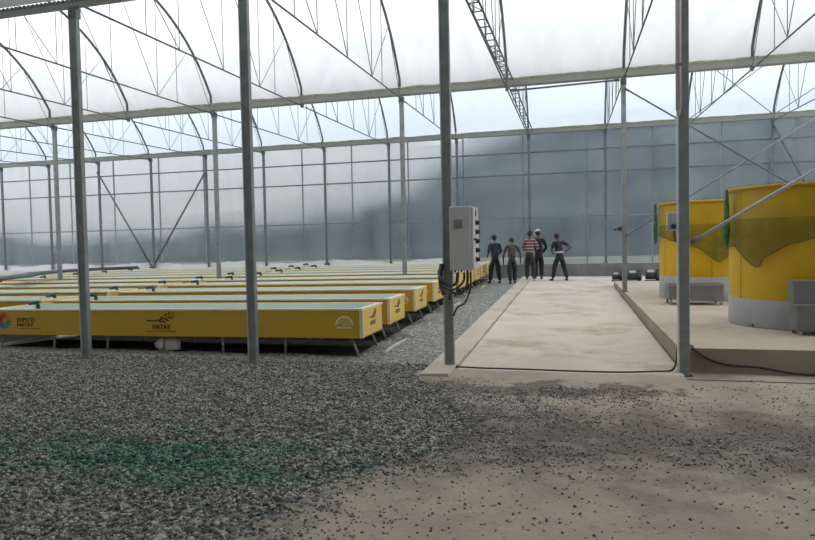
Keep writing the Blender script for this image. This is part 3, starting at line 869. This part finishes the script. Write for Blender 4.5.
# ------------------------------------------------------------------ control cabinet
r = empty('control_cabinet', (-1.265, 7.02, 1.165)); tag(r, 'pale grey control cabinet with six black switches on the front post', 'cabinet')
MB().bbox(0, .235, 0, .40, 0, .69, .008).build('body', M['cabinet'], r)
MB().bbox(.236, .262, .006, .394, .006, .684, .006).build('door', M['cabinet_door'], r)
vn = MB().box(.05, .145, -.012, 0, .455, .55)
for i in range(6): vn.box(.056, .139, -.017, -.012, .463 + i * .014, .470 + i * .014)
vn.build('vent_grille', M['vent'], r)
for i in range(6):
    z = .615 - i * .101
    k = MB()
    if i == 0:
        k.add([(.263, .13, z - .03), (.263, .23, z - .03), (.263, .18, z + .05), (.268, .13, z - .03), (.268, .23, z - .03), (.268, .18, z + .05)], [(0, 1, 2), (5, 4, 3), (0, 3, 4, 1), (1, 4, 5, 2), (2, 5, 3, 0)])
        k.build('warning_triangle', M['black_plastic'], r)
    else:
        k.tube([(.263, .18, z), (.275, .18, z)], .032, 12); k.tube([(.275, .18, z), (.298, .18, z)], .022, 10); k.box(.298, .306, .172, .188, z - .022, z + .022)
        k.build('rotary_switch', M['black_plastic'], r)
MB().tube([(.263, .03, .33), (.28, .03, .33)], .014, 8).build('lock', M['black_plastic'], r)
for i in range(6):
    x = .03 + i * .035
    MB().tube([(x, .15, -.03), (x, .15, 0)], .011, 8).build('cable_gland', M['white_plastic'] if i % 2 else M['black_plastic'], r)
def curve_pts(P_, n=8):
    P_ = [Vector(p) for p in P_]; out = []
    Q = [P_[0]] + P_ + [P_[-1]]
    for i in range(1, len(Q) - 2):
        for k in range(n):
            t = k / n
            a, b, c, d = Q[i - 1], Q[i], Q[i + 1], Q[i + 2]
            out.append(.5 * (2 * b + (c - a) * t + (2 * a - 5 * b + 4 * c - d) * t * t + (3 * b - a - 3 * c + d) * t ** 3))
    out.append(P_[-1]); return out
for P_, rr in [([(.17, .15, -.03), (.165, .13, -.16), (.10, .08, -.26), (0, .05, -.25), (-.02, .05, -.33)], .013),
               ([(.13, .15, -.03), (.13, .12, -.12), (.06, .08, -.20), (-.015, .04, -.22), (-.06, -.05, -.18)], .012),
               ([(.20, .15, -.03), (.20, .14, -.20), (.14, .12, -.36), (.05, .15, -.42), (-.01, .2, -.52)], .010),
               ([(.06, .15, -.03), (.05, .1, -.14), (-.01, .04, -.17), (-.07, -.05, -.12), (-.145, .1, -.04), (-.155, .3, .03)], .016)]:
    MB().tube(curve_pts(P_), rr, 6).build('cable', M['black_rubber'], r)
# the thick black hank behind the post
MB().tube(curve_pts([(-.15, .32, .06), (-.165, .30, -.08), (-.15, .28, -.20), (-.11, .2, -.27)]), .028, 8).build('cable_hank', M['black_rubber'], r)

# switch box on the platform corner post
r = empty('switch_box', (1.0, 7.53, 1.545)); tag(r, 'small grey switch box with dark blue knob behind the platform corner post', 'switch box')
MB().bbox(0, .10, 0, .09, 0, .195, .006).build('housing', M['cabinet'], r)
MB().tube([(.06, 0, .045), (.06, -.03, .045)], .026, 12).build('knob', M['blue'], r)
MB().box(-.02, .012, -.012, -.004, .0, .065).build('tag_plate', M['white_plastic'], r)
MB().tube(curve_pts([(.07, .04, 0), (.075, .03, -.08), (.10, 0, -.13), (.14, -.038, -.15)]), .009, 6).build('cable', M['black_rubber'], r)

# cable across the path and along the platform
z = .052
path_pts = [(-1.285, 7.34, z), (-1.0, 7.30, z), (-.5, 7.30, z), (0, 7.28, z), (.5, 7.30, z), (.85, 7.40, z), (1.02, 7.44, z + .01), (1.075, 7.50, .14), (1.095, 7.575, .25), (1.125, 7.66, .292)]
o = MB().tube(curve_pts(path_pts, 6), .0105, 6).build('power_cable', M['black_rubber'])
tag(o, 'thin black cable lying across the front end of the path', 'cable')
pp = [(1.235, 7.75, .29), (1.26, 7.64, .292), (1.275, 7.596, .26), (1.42, 7.592, .16), (1.62, 7.588, .105), (1.9, 7.58, .09), (2.2, 7.57, .04), (2.5, 7.56, .028), (3.0, 7.56, .026), (3.8, 7.57, .026)]
o = MB().tube(curve_pts(pp, 6), .0115, 6).build('power_cable', M['black_rubber'])
tag(o, 'black cable drooping down the front face of the tank platform', 'cable')

# ------------------------------------------------------------------ round tanks
def round_tank(cx, cy, R, zt, zs, label):
    z0 = pz(cy) + .0
    r = empty('round_tank', (cx, cy, z0)); tag(r, label, 'tank', 'round yellow tanks on the platform')
    MB().lathe([(R * .9, .0), (R + .012, .0), (R + .012, .008), (R + .006, zs - z0 - .01), (R - .01, zs - z0)], 72).build('skirt', M['grey_skirt'], r)['label'] = 'grey base skirt'
    h = zt - z0
    mb = MB(); mb.lathe([(R - .012, zs - z0 - .03), (R, zs - z0), (R, h)], 72)
    mb.lathe([(R - .03, h), (R - .03, .35), (0.001, .33)], 72)
    mb.build('tank_wall', M['round_yellow'], r)
    MB().lathe([(R - .032, h - .005), (R - .032, h + .03), (R + .03, h + .03), (R + .03, h - .012), (R + .001, h - .012)], 72).build('rim', M['round_yellow'], r)
    sm = MB()
    for k in range(6):
        a = k * PI / 3 + .35
        sm.tube([((R + .002) * math.cos(a), (R + .002) * math.sin(a), zs - z0 + .01), ((R + .002) * math.cos(a), (R + .002) * math.sin(a), h - .02)], .006, 5)
    sm.build('seam', M['round_yellow'], r)
    for k in range(4):
        a = -PI / 2 - 1.0 + k * .8
        MB().box(-.03, .03, -.012, .012, .0, .05).build('foot_clip', M['leg'], r).matrix_local = Matrix.Translation(((R + .022) * math.cos(a), (R + .022) * math.sin(a), .0)) @ Matrix.Rotation(a + PI / 2, 4, 'Z')
    return r
T1 = (3.06, 9.95, .93); T2 = (2.64, 13.95, .93)
round_tank(T1[0], T1[1], T1[2], 2.09, .655, 'nearer big round yellow tank with grey skirt at the right edge')
round_tank(T2[0], T2[1], T2[2], 2.13, .75, 'farther big round yellow tank partly behind the platform corner post')

def netting(T, zt, prof, label, strip_a, ztop_band):
    """prof: list of (angle, z of the lower hem) around the tank front"""
    cx, cy, R = T
    r = empty('safety_net', (cx, cy, 0)); tag(r, label, 'net', 'green nets over the round tanks')
    mb = MB(); vs = []; hem = []
    n_ = 60; a0, a1 = prof[0][0], prof[-1][0]
    for i in range(n_ + 1):
        a = a0 + (a1 - a0) * i / n_
        zb = float(np.interp(a, [p[0] for p in prof], [p[1] for p in prof]))
        w = .006 * math.sin(i * 1.7)
        for k in range(6):
            rr = R + .062 + w + .012 * math.sin(i * .9 + k)
            z = zt + .045 + (zb - zt - .045) * k / 5
            vs.append((rr * math.cos(a), rr * math.sin(a), z))
        hem.append(((R + .062 + w) * math.cos(a), (R + .062 + w) * math.sin(a), zb))
    mb.add(vs, [(i * 6 + k, i * 6 + 6 + k, i * 6 + 7 + k, i * 6 + 1 + k) for i in range(n_) for k in range(5)], True)
    mb.build('upper_mesh', M['net_thin'], r)
    # lower, doubled layer
    mb = MB(); vs = []
    for i in range(n_ + 1):
        a = a0 + (a1 - a0) * i / n_
        zb = float(np.interp(a, [p[0] for p in prof], [p[1] for p in prof]))
        for k in range(5):
            rr = R + .092 + .012 * math.sin(i * 1.1 + k)
            z = ztop_band + (min(zb, ztop_band - .04) - ztop_band) * k / 4
            vs.append((rr * math.cos(a), rr * math.sin(a), z))
    mb.add(vs, [(i * 5 + k, i * 5 + 5 + k, i * 5 + 6 + k, i * 5 + 1 + k) for i in range(n_) for k in range(4)], True)
    mb.build('mesh_skirt', M['net'], r)
    MB().tube(hem, .008, 5).build('hem_cord', M['net_edge'], r)
    # bunched bright green fold hanging at the left side
    mb = MB(); vs = []
    for i in range(9):
        t = i / 8
        z = zt + .02 - t * .78
        w = [.02, .03, .04, .045, .05, .055, .055, .045, .02][i]
        a = strip_a
        c_ = Vector(((R + .095) * math.cos(a), (R + .095) * math.sin(a), z))
        tx = Vector((math.cos(a), math.sin(a), 0)); ty = Vector((-math.sin(a), math.cos(a), 0))
        for k in range(8):
            b = 2 * PI * k / 8
            p = c_ + tx * (w * .6 * math.cos(b)) + ty * (w * 1.3 * math.sin(b)); vs.append(p)
    mb.add(vs, [(i * 8 + k, i * 8 + (k + 1) % 8, i * 8 + 8 + (k + 1) % 8, i * 8 + 8 + k) for i in range(8) for k in range(8)], True)
    mb.build('gathered_fold', M['net_green'], r)
P1 = [(PI * .9, 1.45), (PI * 1.0, 1.30), (PI * 1.10, 1.36), (PI * 1.16, 1.20), (PI * 1.225, 1.05), (PI * 1.245, 1.18), (PI * 1.355, 1.385), (PI * 1.365, 1.37), (PI * 1.45, 1.46), (PI * 1.47, 1.45), (PI * 1.57, 1.48), (PI * 1.8, 1.4), (PI * 2.0, 1.5)]
netting(T1, 2.09, P1, 'green net draped over the rim of the nearer round yellow tank', PI * 1.05, 1.70)
P2 = [(PI * .9, 1.6), (PI * 1.05, 1.55), (PI * 1.22, 1.42), (PI * 1.38, 1.28), (PI * 1.48, 1.02), (PI * 1.56, 1.18), (PI * 1.7, 1.4), (PI * 2.0, 1.5)]
netting(T2, 2.13, P2, 'green net draped over the rim of the farther round yellow tank', PI * 1.03, 1.72)

def filter_box(x, y, w, d, z0, zm, z1, label, setback):
    r = empty('filter_box', (x, y, pz(y))); tag(r, label, 'box', 'grey filter boxes')
    b = pz(y)
    MB().bbox(0, w, 0, d, z0 - b, zm - b, .006).build('lower_box', M['grey_box'], r)
    MB().bbox(-.02 + setback, w, .03, d, zm - b + .002, z1 - b, .006).build('upper_box', M['grey_box'], r)
    MB().box(-.01, w + .01, -.01, d, zm - b - .012, zm - b + .0015).build('ledge', M['grey_skirt'], r)
    for xx in (.015, w - .055):
        for yy in (.01, d - .05):
            MB().box(xx, xx + .04, yy, yy + .04, 0, z0 - b).build('leg', M['grey_skirt'], r)
filter_box(2.58, 8.70, .95, .29, .335, .65, .93, 'grey two step box on legs at the foot of the nearer round tank', -.01)
filter_box(1.655, 12.30, .875, .52, .40, .655, .68, 'low grey box on legs in front of the farther round tank', .02)

# pumps at the end of the platform
def pump(x, y, s, label):
    z = g(y) + .045
    r = empty('water_pump', (x, y, z)); tag(r, label, 'pump', 'dark water pumps beyond the platform'); r.scale = (s, s, s)
    MB().box(-.2, .2, -.1, .1, 0, .04).build('base', M['pump_dark'], r)
    mb = MB().tube([(-.18, 0, .16), (.1, 0, .16)], .105, 14)
    for k in range(7):
        a = k * PI / 6
        mb.box(-.17, .07, -.003 + .112 * math.cos(a), .003 + .112 * math.cos(a), .155 + .112 * math.sin(a), .165 + .112 * math.sin(a))
    mb.build('motor', M['pump_dark'], r)
    MB().tube([(.1, 0, .16), (.2, 0, .16)], .13, 14).build('volute', M['pump_dark'], r)
    MB().tube([(.15, 0, .16), (.15, 0, .36)], .045, 10).build('outlet', M['pump_dark'], r)
    MB().box(-.12, .04, -.06, .06, .265, .33).build('terminal_cover', M['pump_light'], r)['label'] = 'pale terminal cover'
    MB().tube([(.201, 0, .16), (.235, 0, .16)], .05, 10).build('inlet', M['pump_light'], r)
pump(1.33, 20.6, .78, 'dark pump just left of the platform edge post')
pump(1.78, 20.3, 1.0, 'dark pump with pale cover just right of the platform edge post')
pump(2.30, 20.5, 1.02, 'dark pump nearest the farther round yellow tank')

# ------------------------------------------------------------------ people
def skin_mesh(name, V, E, R, root=0, lev=2):
    me = bpy.data.meshes.new(name + '_cage'); me.from_pydata([tuple(v) for v in V], E, [])
    ob = bpy.data.objects.new(name + '_cage', me); COL.objects.link(ob)
    md = ob.modifiers.new('skin', 'SKIN'); md.branch_smoothing = .6
    lay = me.skin_vertices[0].data
    for i, rr in enumerate(R):
        lay[i].radius = rr if isinstance(rr, tuple) else (rr, rr)
        lay[i].use_root = (i == root)
    sb = ob.modifiers.new('sub', 'SUBSURF'); sb.levels = lev; sb.render_levels = lev
    dg = bpy.context.evaluated_depsgraph_get(); dg.update()
    out = bpy.data.meshes.new_from_object(ob.evaluated_get(dg))
    out.name = name
    bpy.data.objects.remove(ob); bpy.data.meshes.remove(me)
    out.polygons.foreach_set('use_smooth', [True] * len(out.polygons))
    return out

M['skin'] = mat('skin', (0.10, 0.055, 0.036), 0.55)
M['hair'] = mat('dark_hair', (0.012, 0.010, 0.009), 0.7, 0, None, (60, .5))
M['eye'] = mat('eye', (0.5, 0.48, 0.45), 0.3)
M['shoe_dark'] = mat('dark_shoe', (0.02, 0.018, 0.017), 0.5)
M['shoe_white'] = mat('white_shoe', (0.62, 0.60, 0.58), 0.5)
def cloth(name, c, c2=None): return mat(name, c, .85, 0, (9, c2 or tuple(x * .7 for x in c), .4, .7), (30, .3))
M['blue_shirt'] = cloth('dull_blue_shirt', (0.022, 0.030, 0.042)); M['collar'] = cloth('pale_blue_collar', (.16, .22, .30))
M['brown_shirt'] = cloth('brown_shirt', (0.065, 0.055, 0.047)); M['black_top'] = cloth('black_top', (0.018, 0.02, 0.024)); M['jacket'] = cloth('black_jacket', (0.013, 0.012, 0.014))
M['dark_trousers'] = cloth('dark_trousers', (0.016, 0.016, 0.02)); M['khaki'] = cloth('grey_trousers', (0.035, 0.033, 0.031)); M['grey_jeans'] = cloth('grey_jeans', (0.026, 0.026, 0.03))
M['belt'] = cloth('pale_waistband', (0.45, 0.44, 0.43)); M['cap_white'] = cloth('white_cap', (0.62, 0.61, 0.60), (0.5, 0.5, 0.5))
def stripes():
    m = bpy.data.materials.new('striped_shirt'); m.use_nodes = True
    nt = m.node_tree; N = nt.nodes; L = nt.links; bs = N['Principled BSDF']; bs.inputs['Roughness'].default_value = .85
    tc = N.new('ShaderNodeTexCoord'); sp = N.new('ShaderNodeSeparateXYZ'); L.new(tc.outputs['Object'], sp.inputs[0])
    mu = N.new('ShaderNodeMath'); mu.operation = 'MULTIPLY'; mu.inputs[1].default_value = 1 / .105; L.new(sp.outputs['Z'], mu.inputs[0])
    fr = N.new('ShaderNodeMath'); fr.operation = 'FRACT'; L.new(mu.outputs[0], fr.inputs[0])
    r = N.new('ShaderNodeValToRGB'); r.color_ramp.interpolation = 'CONSTANT'
    r.color_ramp.elements[0].color = (.12, .028, .030, 1); r.color_ramp.elements[1].position = .55; r.color_ramp.elements[1].color = (.32, .26, .26, 1)
    L.new(fr.outputs[0], r.inputs['Fac']); L.new(r.outputs['Color'], bs.inputs['Base Color'])
    return m
M['stripes'] = stripes()

def person(loc, rz, label, S=1.0, lean=0.0, bow=0.0, feet=((.10, .05), (-.10, -.05)), hands=None, elbows=None, top='black_top', sleeves=1.0, trousers='dark_trousers', shoes='shoe_dark', cap=None, belt=None, collar=None, hairless=False, hand_dir=None):
    """local frame: +y is the way the person faces, +x the right-hand side"""
    r = empty('person', loc, rz); r.scale = (S, S, S); tag(r, label, 'person', 'people by the far wall')
    hip = Vector((0, 0, .93))
    def tor(h, x=0, y=0):   # point on the leaning torso, h = height above the hip
        return hip + Vector((x, y * math.cos(lean) + h * math.sin(lean), h * math.cos(lean) - y * math.sin(lean)))
    waist, chest, neck = tor(.16), tor(.36), tor(.55)
    la = lean + bow
    def hd(h, x=0, y=0):
        return neck + Vector((x, y * math.cos(la) + h * math.sin(la), h * math.cos(la) - y * math.sin(la)))
    V = []; E = []; R = []
    def av(p, rr, parent=None):
        V.append(Vector(p)); R.append(rr)
        if parent is not None: E.append((parent, len(V) - 1))
        return len(V) - 1
    i0 = av(hip, (.105, .075)); i1 = av(waist, (.105, .070), i0); i2 = av(chest, (.13, .085), i1); i2b = av(tor(.49), (.10, .068), i2)
    i3 = av(neck, .055, i2b); i4 = av(hd(.07), .056, i3); i5 = av(hd(.115, 0, .012), (.066, .078), i4); i6 = av(hd(.185, 0, .005), (.074, .092), i5); i7 = av(hd(.245), (.052, .066), i6)
    n1 = av(hd(.165, 0, .112), .014, i6)
    for sx in (1, -1): av(hd(.165, sx * .082, -.005), (.012, .022), i6)
    legs = []
    for s, (fx, fy) in zip((1, -1), feet):
        a = Vector((fx, fy, .085)); h_ = Vector((s * .085, 0, .87))
        k_ = (a + h_) / 2 + Vector((s * .012, .035, .01))
        j1 = av(h_, .066, i0); j2 = av(k_, .052, j1); jc = av(k_.lerp(a, .35), .048, j2); j3 = av(a, .040, jc)
        j4 = av(a + Vector((s * .01, .05, -.045)), (.042, .036), j3); j5 = av(a + Vector((s * .03, .155, -.058)), (.038, .024), j4)
        legs.append((h_, k_, a, s))
    hands = hands or ((.27, .06, .86), (-.27, .06, .86)); elbows = elbows or ((.27, -.03, 1.12), (-.27, -.03, 1.12))
    arms = []
    for q, s in enumerate((1, -1)):
        sh = tor(.47, s * .175); el = Vector(elbows[q]); wr = Vector(hands[q])
        fw = (wr - el).normalized()
        a1 = av(tor(.475, s * .09), .062, i2b); a2 = av(sh, .056, a1); a3 = av(el, .042, a2); a3b = av(el.lerp(wr, .4), .040, a3); a4 = av(wr, .027, a3b)
        pd = Vector(hand_dir[q]).normalized() if hand_dir else fw
        side = pd.cross(Vector((s, 0, 0))); 
        if side.length < .2: side = Vector((0, 1, 0))
        side.normalize(); nrm = pd.cross(side).normalized()
        a5 = av(wr + pd * .055, (.036, .020), a4)
        for fi in range(4):
            o_ = (fi - 1.5) * .019; ln = (.066, .078, .072, .056)[fi]
            b1 = av(wr + pd * .088 + side * o_, .0095, a5); b2 = av(wr + pd * (.088 + ln * .5) + side * o_ * 1.05 - nrm * s * .006, .0088, b1); av(wr + pd * (.088 + ln) + side * o_ * 1.05 - nrm * s * .024, .0078, b2)
        t1 = av(wr + pd * .045 + side * .040, .011, a4); t2 = av(wr + pd * .080 + side * .058 - nrm * s * .01, .0095, t1); av(wr + pd * .105 + side * .06 - nrm * s * .02, .0085, t2)
        arms.append((sh, el, wr, s))
    me = skin_mesh('body', V, E, R, 0, 2); me.materials.append(M['skin']); link('body', me, r)
    # top
    V2 = []; E2 = []; R2 = []
    V, E, R = V2, E2, R2
    t0 = av(tor(.0), (.168, .128)); t1 = av(waist, (.165, .122), t0); t2 = av(chest, (.195, .138), t1); t3 = av(tor(.49), (.145, .102), t2); av(tor(.535), (.072, .07), t3)
    for sh, el, wr, s in arms:
        q1 = av(tor(.475, s * .09), .078, t3); q2 = av(sh, .074, q1)
        if sleeves >= 1: 
            q3 = av(el, .057, q2); q4 = av(el.lerp(wr, .88 if sleeves > 1 else .25), .046, q3)
        else: q3 = av(sh.lerp(el, sleeves), .066, q2)
    me = skin_mesh('top', V, E, R, 0, 2); me.materials.append(M[top]); link('jacket' if top == 'jacket' else 'shirt', me, r)
    # trousers
    V, E, R = [], [], []
    b0 = av(tor(.10), (.150, .112)); b1 = av(hip, (.168, .130), b0); b2 = av(Vector((0, 0, .87)), (.135, .11), b1)
    for h_, k_, a, s in legs:
        c1 = av(h_ + Vector((0, 0, -.03)), .118, b2); c2 = av(k_, .090, c1); c3 = av(k_.lerp(a, .5), .081, c2); av(a + Vector((0, 0, .02)), .073, c3)
    me = skin_mesh('trousers', V, E, R, 0, 2); me.materials.append(M[trousers]); link('trousers', me, r)
    for h_, k_, a, s in legs:
        V, E, R = [], [], []
        d0 = av(a + Vector((0, -.035, -.045)), (.045, .040)); d1 = av(a + Vector((s * .008, .05, -.043)), (.050, .042), d0); av(a + Vector((s * .03, .17, -.056)), (.044, .028), d1)
        me = skin_mesh('shoe', V, E, R, 0, 2); me.materials.append(M[shoes]); link('shoe', me, r)
    # hair / cap
    RM = Matrix.Rotation(-la, 3, 'X')
    hm = MB().ell(hd(.185, 0, -.012), .098, .112, .098, 16, 8, RM, z0=-.25)
    hm.ell(hd(.150, 0, -.045), .085, .075, .075, 12, 8, RM)
    hm.build('hair', M['hair'], r)
    if cap:
        cm = MB().ell(hd(.20, 0, -.004), .105, .120, .100, 16, 7, RM, z0=0.0)
        cm.ell(hd(.205, 0, .13), .075, .085, .010, 14, 6, RM)
        cm.build('cap', M[cap], r)
    for sx in (1, -1): MB().ell(hd(.178, sx * .034, .085), .013, .010, .010, 8, 6).build('eye', M['eye'], r)
    MB().ell(hd(.118, 0, .088), .026, .010, .007, 8, 5, RM).build('mouth', M['sign_maroon'], r)
    if belt:
        MB().tube([tor(.055), tor(.125)], [.158, .150], 16).build('waistband', M[belt], r)
    if collar:
        MB().lathe([(.088, 0), (.096, .05), (.078, .085), (.072, .05)], 16).build('collar', M[collar], r).location = tor(.50)
    return r
def G3(x, y, dz=.0): return (x, y, g(y) + dz)
person(G3(-2.28, 20.62), 0.55, 'person in dull blue shirt standing at the end of the troughs, leftmost', .87, .08, .16, ((.12, -.12), (-.12, .16)),
       hands=((.20, .22, .98), (-.17, .25, 1.0)), elbows=((.25, .02, 1.14), (-.24, .02, 1.14)), top='blue_shirt', sleeves=1, collar='collar')
person(G3(-1.735, 20.35), 0.1, 'person in brownish shirt bending forward with arms hanging away from the sides', .84, .30, .55, ((.09, .14), (-.07, -.12)),
       hands=((.31, .22, .80), (-.31, .20, .78)), elbows=((.31, .10, 1.06), (-.31, .09, 1.05)), top='brown_shirt', sleeves=.75, trousers='grey_jeans')
person(G3(-1.24, 20.95, .046), -0.25, 'person in red and white striped shirt with grey trousers and white shoes', .90, .07, .15, ((.13, .02), (-.12, .06)),
       hands=((.13, .30, 1.02), (-.12, .30, 1.0)), elbows=((.28, .08, 1.13), (-.27, .08, 1.12)), top='stripes', sleeves=1, trousers='khaki', shoes='shoe_white')
person(G3(-.99, 21.6, .046), 0.35, 'person in black jacket and white cap behind the striped shirt', .915, .08, .2, ((.1, .0), (-.1, .05)),
       hands=((.2, .22, .92), (-.2, .2, .92)), elbows=((.29, .02, 1.13), (-.28, .02, 1.13)), top='jacket', sleeves=1.5, cap='cap_white')
person(G3(-.33, 20.95, .046), 0.55, 'person in black with one hand on the hip, rightmost, legs apart', .855, .16, .45, ((.24, -.10), (-.22, .10)),
       hands=((.17, -.03, 1.05), (-.15, .22, 1.0)), elbows=((.40, -.14, 1.21), (-.26, .12, 1.10)), top='black_top', sleeves=.75, belt='belt',
       hand_dir=((-.6, .7, -.25), (.2, .8, -.3)))

# ------------------------------------------------------------------ outside
def hill_mat(name, c0, c1, sc):
    return mat(name, c0, 1.0, 0, (sc, c1, .35, .7), None, 0.1)
M['forest'] = hill_mat('forest_slope', (0.012, 0.022, 0.034), (0.046, 0.066, 0.060), .07)
M['field'] = hill_mat('field', (0.11, 0.12, 0.10), (0.16, 0.17, 0.14), .08)
mb = MB()
xs = np.linspace(-260, 200, 47); ys = np.linspace(23.6, 52, 8)
vs = [(float(x), float(y), .22 + .004 * (y - 23.6)) for y in ys for x in xs]; m = len(xs)
mb.add(vs, [(j * m + i, j * m + i + 1, (j + 1) * m + i + 1, (j + 1) * m + i) for j in range(7) for i in range(m - 1)])
o = mb.build('field', M['field']); tag(o, kind='structure')
def hill(name, y0, y1, prof, rough, seed):
    rr = np.random.default_rng(seed)
    xs = np.linspace(-260, 200, 231); n_ = 26
    px = [p[0] for p in prof]; pzz = [p[1] for p in prof]
    top = np.interp(xs, px, pzz)
    ker = np.hanning(9); ker /= ker.sum()
    nz = np.convolve(rr.normal(0, 1, len(xs) + 8), ker, 'valid') * rough
    mb = MB(); vs = []
    for j in range(n_ + 1):
        t = j / n_
        prof_t = (t ** 1.25) if t <= 1 else 1
        row = np.convolve(rr.normal(0, 1, len(xs) + 8), ker, 'valid') * rough * (.3 + .7 * t)
        for i, x in enumerate(xs):
            vs.append((float(x), y0 + (y1 - y0) * t, float(.3 + max(0, top[i] + nz[i]) * prof_t + row[i] * (0.15 if t < .05 else 1) * .5)))
    m = len(xs)
    mb.add(vs, [(j * m + i, j * m + i + 1, (j + 1) * m + i + 1, (j + 1) * m + i) for j in range(n_) for i in range(m - 1)], True)
    o = mb.build(name, M['forest']); tag(o, kind='structure'); return o
hill('hills', 50, 125, [(-260, 8.2), (-130, 8.2), (-80, 8.8), (-56, 10.5), (-44, 15), (-34, 18.5), (-20, 21.5), (-5, 23.5), (20, 25), (60, 25), (200, 23)], 1.0, 5)
# thin mist in front of the hill, and low cloud lying on its left part
def volume_mat(name, dens, col):
    m = bpy.data.materials.new(name); m.use_nodes = True
    nt = m.node_tree; N = nt.nodes
    for n_ in list(N):
        if n_.type == 'BSDF_PRINCIPLED': N.remove(n_)
    out = [n_ for n_ in N if n_.type == 'OUTPUT_MATERIAL'][0]
    vs_ = N.new('ShaderNodeVolumeScatter'); vs_.inputs['Color'].default_value = (*col, 1); vs_.inputs['Density'].default_value = dens
    nt.links.new(vs_.outputs[0], out.inputs['Volume'])
    return m, nt, vs_
m, nt, vs_ = volume_mat('mist_volume', .0012, (.78, .89, 1))
o = MB().box(-255, 195, 26, 160, .2, 40).build('mist', m)
tag(o, 'pale mist lying in front of the wooded hill behind the film wall', 'mist', kind='stuff')
m, nt, vs_ = volume_mat('cloud_volume', .1, (.985, .992, 1))
vs_.inputs['Anisotropy'].default_value = .4
N = nt.nodes; L = nt.links
tc = N.new('ShaderNodeTexCoord'); sp = N.new('ShaderNodeSeparateXYZ'); L.new(tc.outputs['Object'], sp.inputs[0])
nz = N.new('ShaderNodeTexNoise'); nz.inputs['Scale'].default_value = .13; nz.inputs['Detail'].default_value = 3; L.new(tc.outputs['Object'], nz.inputs['Vector'])
cv = N.new('ShaderNodeFloatCurve')
mr = N.new('ShaderNodeMapRange'); mr.inputs[1].default_value = -60; mr.inputs[2].default_value = 20; L.new(sp.outputs['X'], mr.inputs[0])
c = cv.mapping.curves[0]
# base height of the cloud / 20 m against x from -60 m to 20 m
for k, (a, b) in enumerate([(0, .155), (.40, .165), (.48, .18), (.55, .22), (.64, .36), (1, 1.0)]):
    if k == 0: c.points[0].location = (a, b)
    elif k == 5: c.points[1].location = (a, b)
    else: c.points.new(a, b)
cv.mapping.update()
L.new(mr.outputs[0], cv.inputs['Value'])
def mth(op, a, b):
    q = N.new('ShaderNodeMath'); q.operation = op
    for i_, v in enumerate((a, b)):
        if isinstance(v, (int, float)): q.inputs[i_].default_value = v
        else: L.new(v, q.inputs[i_])
    return q.outputs[0]
base = mth('MULTIPLY', cv.outputs[0], 20)
h = mth('SUBTRACT', sp.outputs['Z'], base)
h = mth('ADD', h, mth('MULTIPLY', mth('SUBTRACT', nz.outputs['Fac'], .5), 5.0))
ms = N.new('ShaderNodeMapRange'); ms.interpolation_type = 'SMOOTHSTEP'
ms.inputs[1].default_value = -.8; ms.inputs[2].default_value = 2.3; ms.inputs[3].default_value = 0; ms.inputs[4].default_value = .40
L.new(h, ms.inputs[0]); L.new(ms.outputs[0], vs_.inputs['Density'])
o = MB().box(-110, 25, 38, 49, 2, 22).build('low_cloud', m)
tag(o, 'pale low cloud hiding the top of the hill towards the left', 'cloud', kind='stuff')
SC.cycles.volume_bounces = 12

# ------------------------------------------------------------------ sky and light
w = bpy.data.worlds.new('overcast_sky'); SC.world = w; w.use_nodes = True
nt = w.node_tree; N = nt.nodes; L = nt.links
bg = N['Background']
tc = N.new('ShaderNodeTexCoord'); sp = N.new('ShaderNodeSeparateXYZ'); L.new(tc.outputs['Generated'], sp.inputs[0])
# brighter towards the hill side (+Y) and overhead, duller behind the viewer
mr = N.new('ShaderNodeMapRange'); mr.inputs[1].default_value = -.8; mr.inputs[2].default_value = .5; mr.inputs[3].default_value = .8; mr.inputs[4].default_value = 1.08
mr.interpolation_type = 'SMOOTHSTEP'
L.new(sp.outputs['Y'], mr.inputs[0])
nz = N.new('ShaderNodeTexNoise'); nz.inputs['Scale'].default_value = 2.2; nz.inputs['Detail'].default_value = 4; L.new(tc.outputs['Generated'], nz.inputs['Vector'])
rp = N.new('ShaderNodeValToRGB'); rp.color_ramp.elements[0].color = (.86, .92, .98, 1); rp.color_ramp.elements[1].color = (1, 1, 1, 1)
rp.color_ramp.elements[0].position = .35; rp.color_ramp.elements[1].position = .65
L.new(nz.outputs['Fac'], rp.inputs['Fac'])
L.new(rp.outputs['Color'], bg.inputs['Color'])
ml = N.new('ShaderNodeMath'); ml.operation = 'MULTIPLY'; ml.inputs[1].default_value = 1.05
L.new(mr.outputs[0], ml.inputs[0]); L.new(ml.outputs[0], bg.inputs['Strength'])

# ------------------------------------------------------------------ camera
rt = Vector((0.96416021, 0.26452513, -0.02053133)); up = Vector((0.00975958, 0.04197129, 0.99907115)); fw = Vector((-0.26514115, 0.96346503, -0.03788539))
cam = bpy.data.cameras.new('camera'); co = bpy.data.objects.new('camera', cam); COL.objects.link(co)
co.matrix_world = Matrix(((rt.x, up.x, -fw.x, 0), (rt.y, up.y, -fw.y, 0), (rt.z, up.z, -fw.z, 1.4509), (0, 0, 0, 1)))
cam.sensor_width = 36; cam.lens = 654.2 / 815 * 36
cam.shift_x = 16.68 / 815; cam.shift_y = 0
cam.clip_start = .05; cam.clip_end = 1000
SC.camera = co

SC.view_settings.view_transform = 'Standard'; SC.view_settings.look = 'None'
SC.view_settings.exposure = 1.05; SC.view_settings.gamma = 1.0; SC.view_settings.use_curve_mapping = False
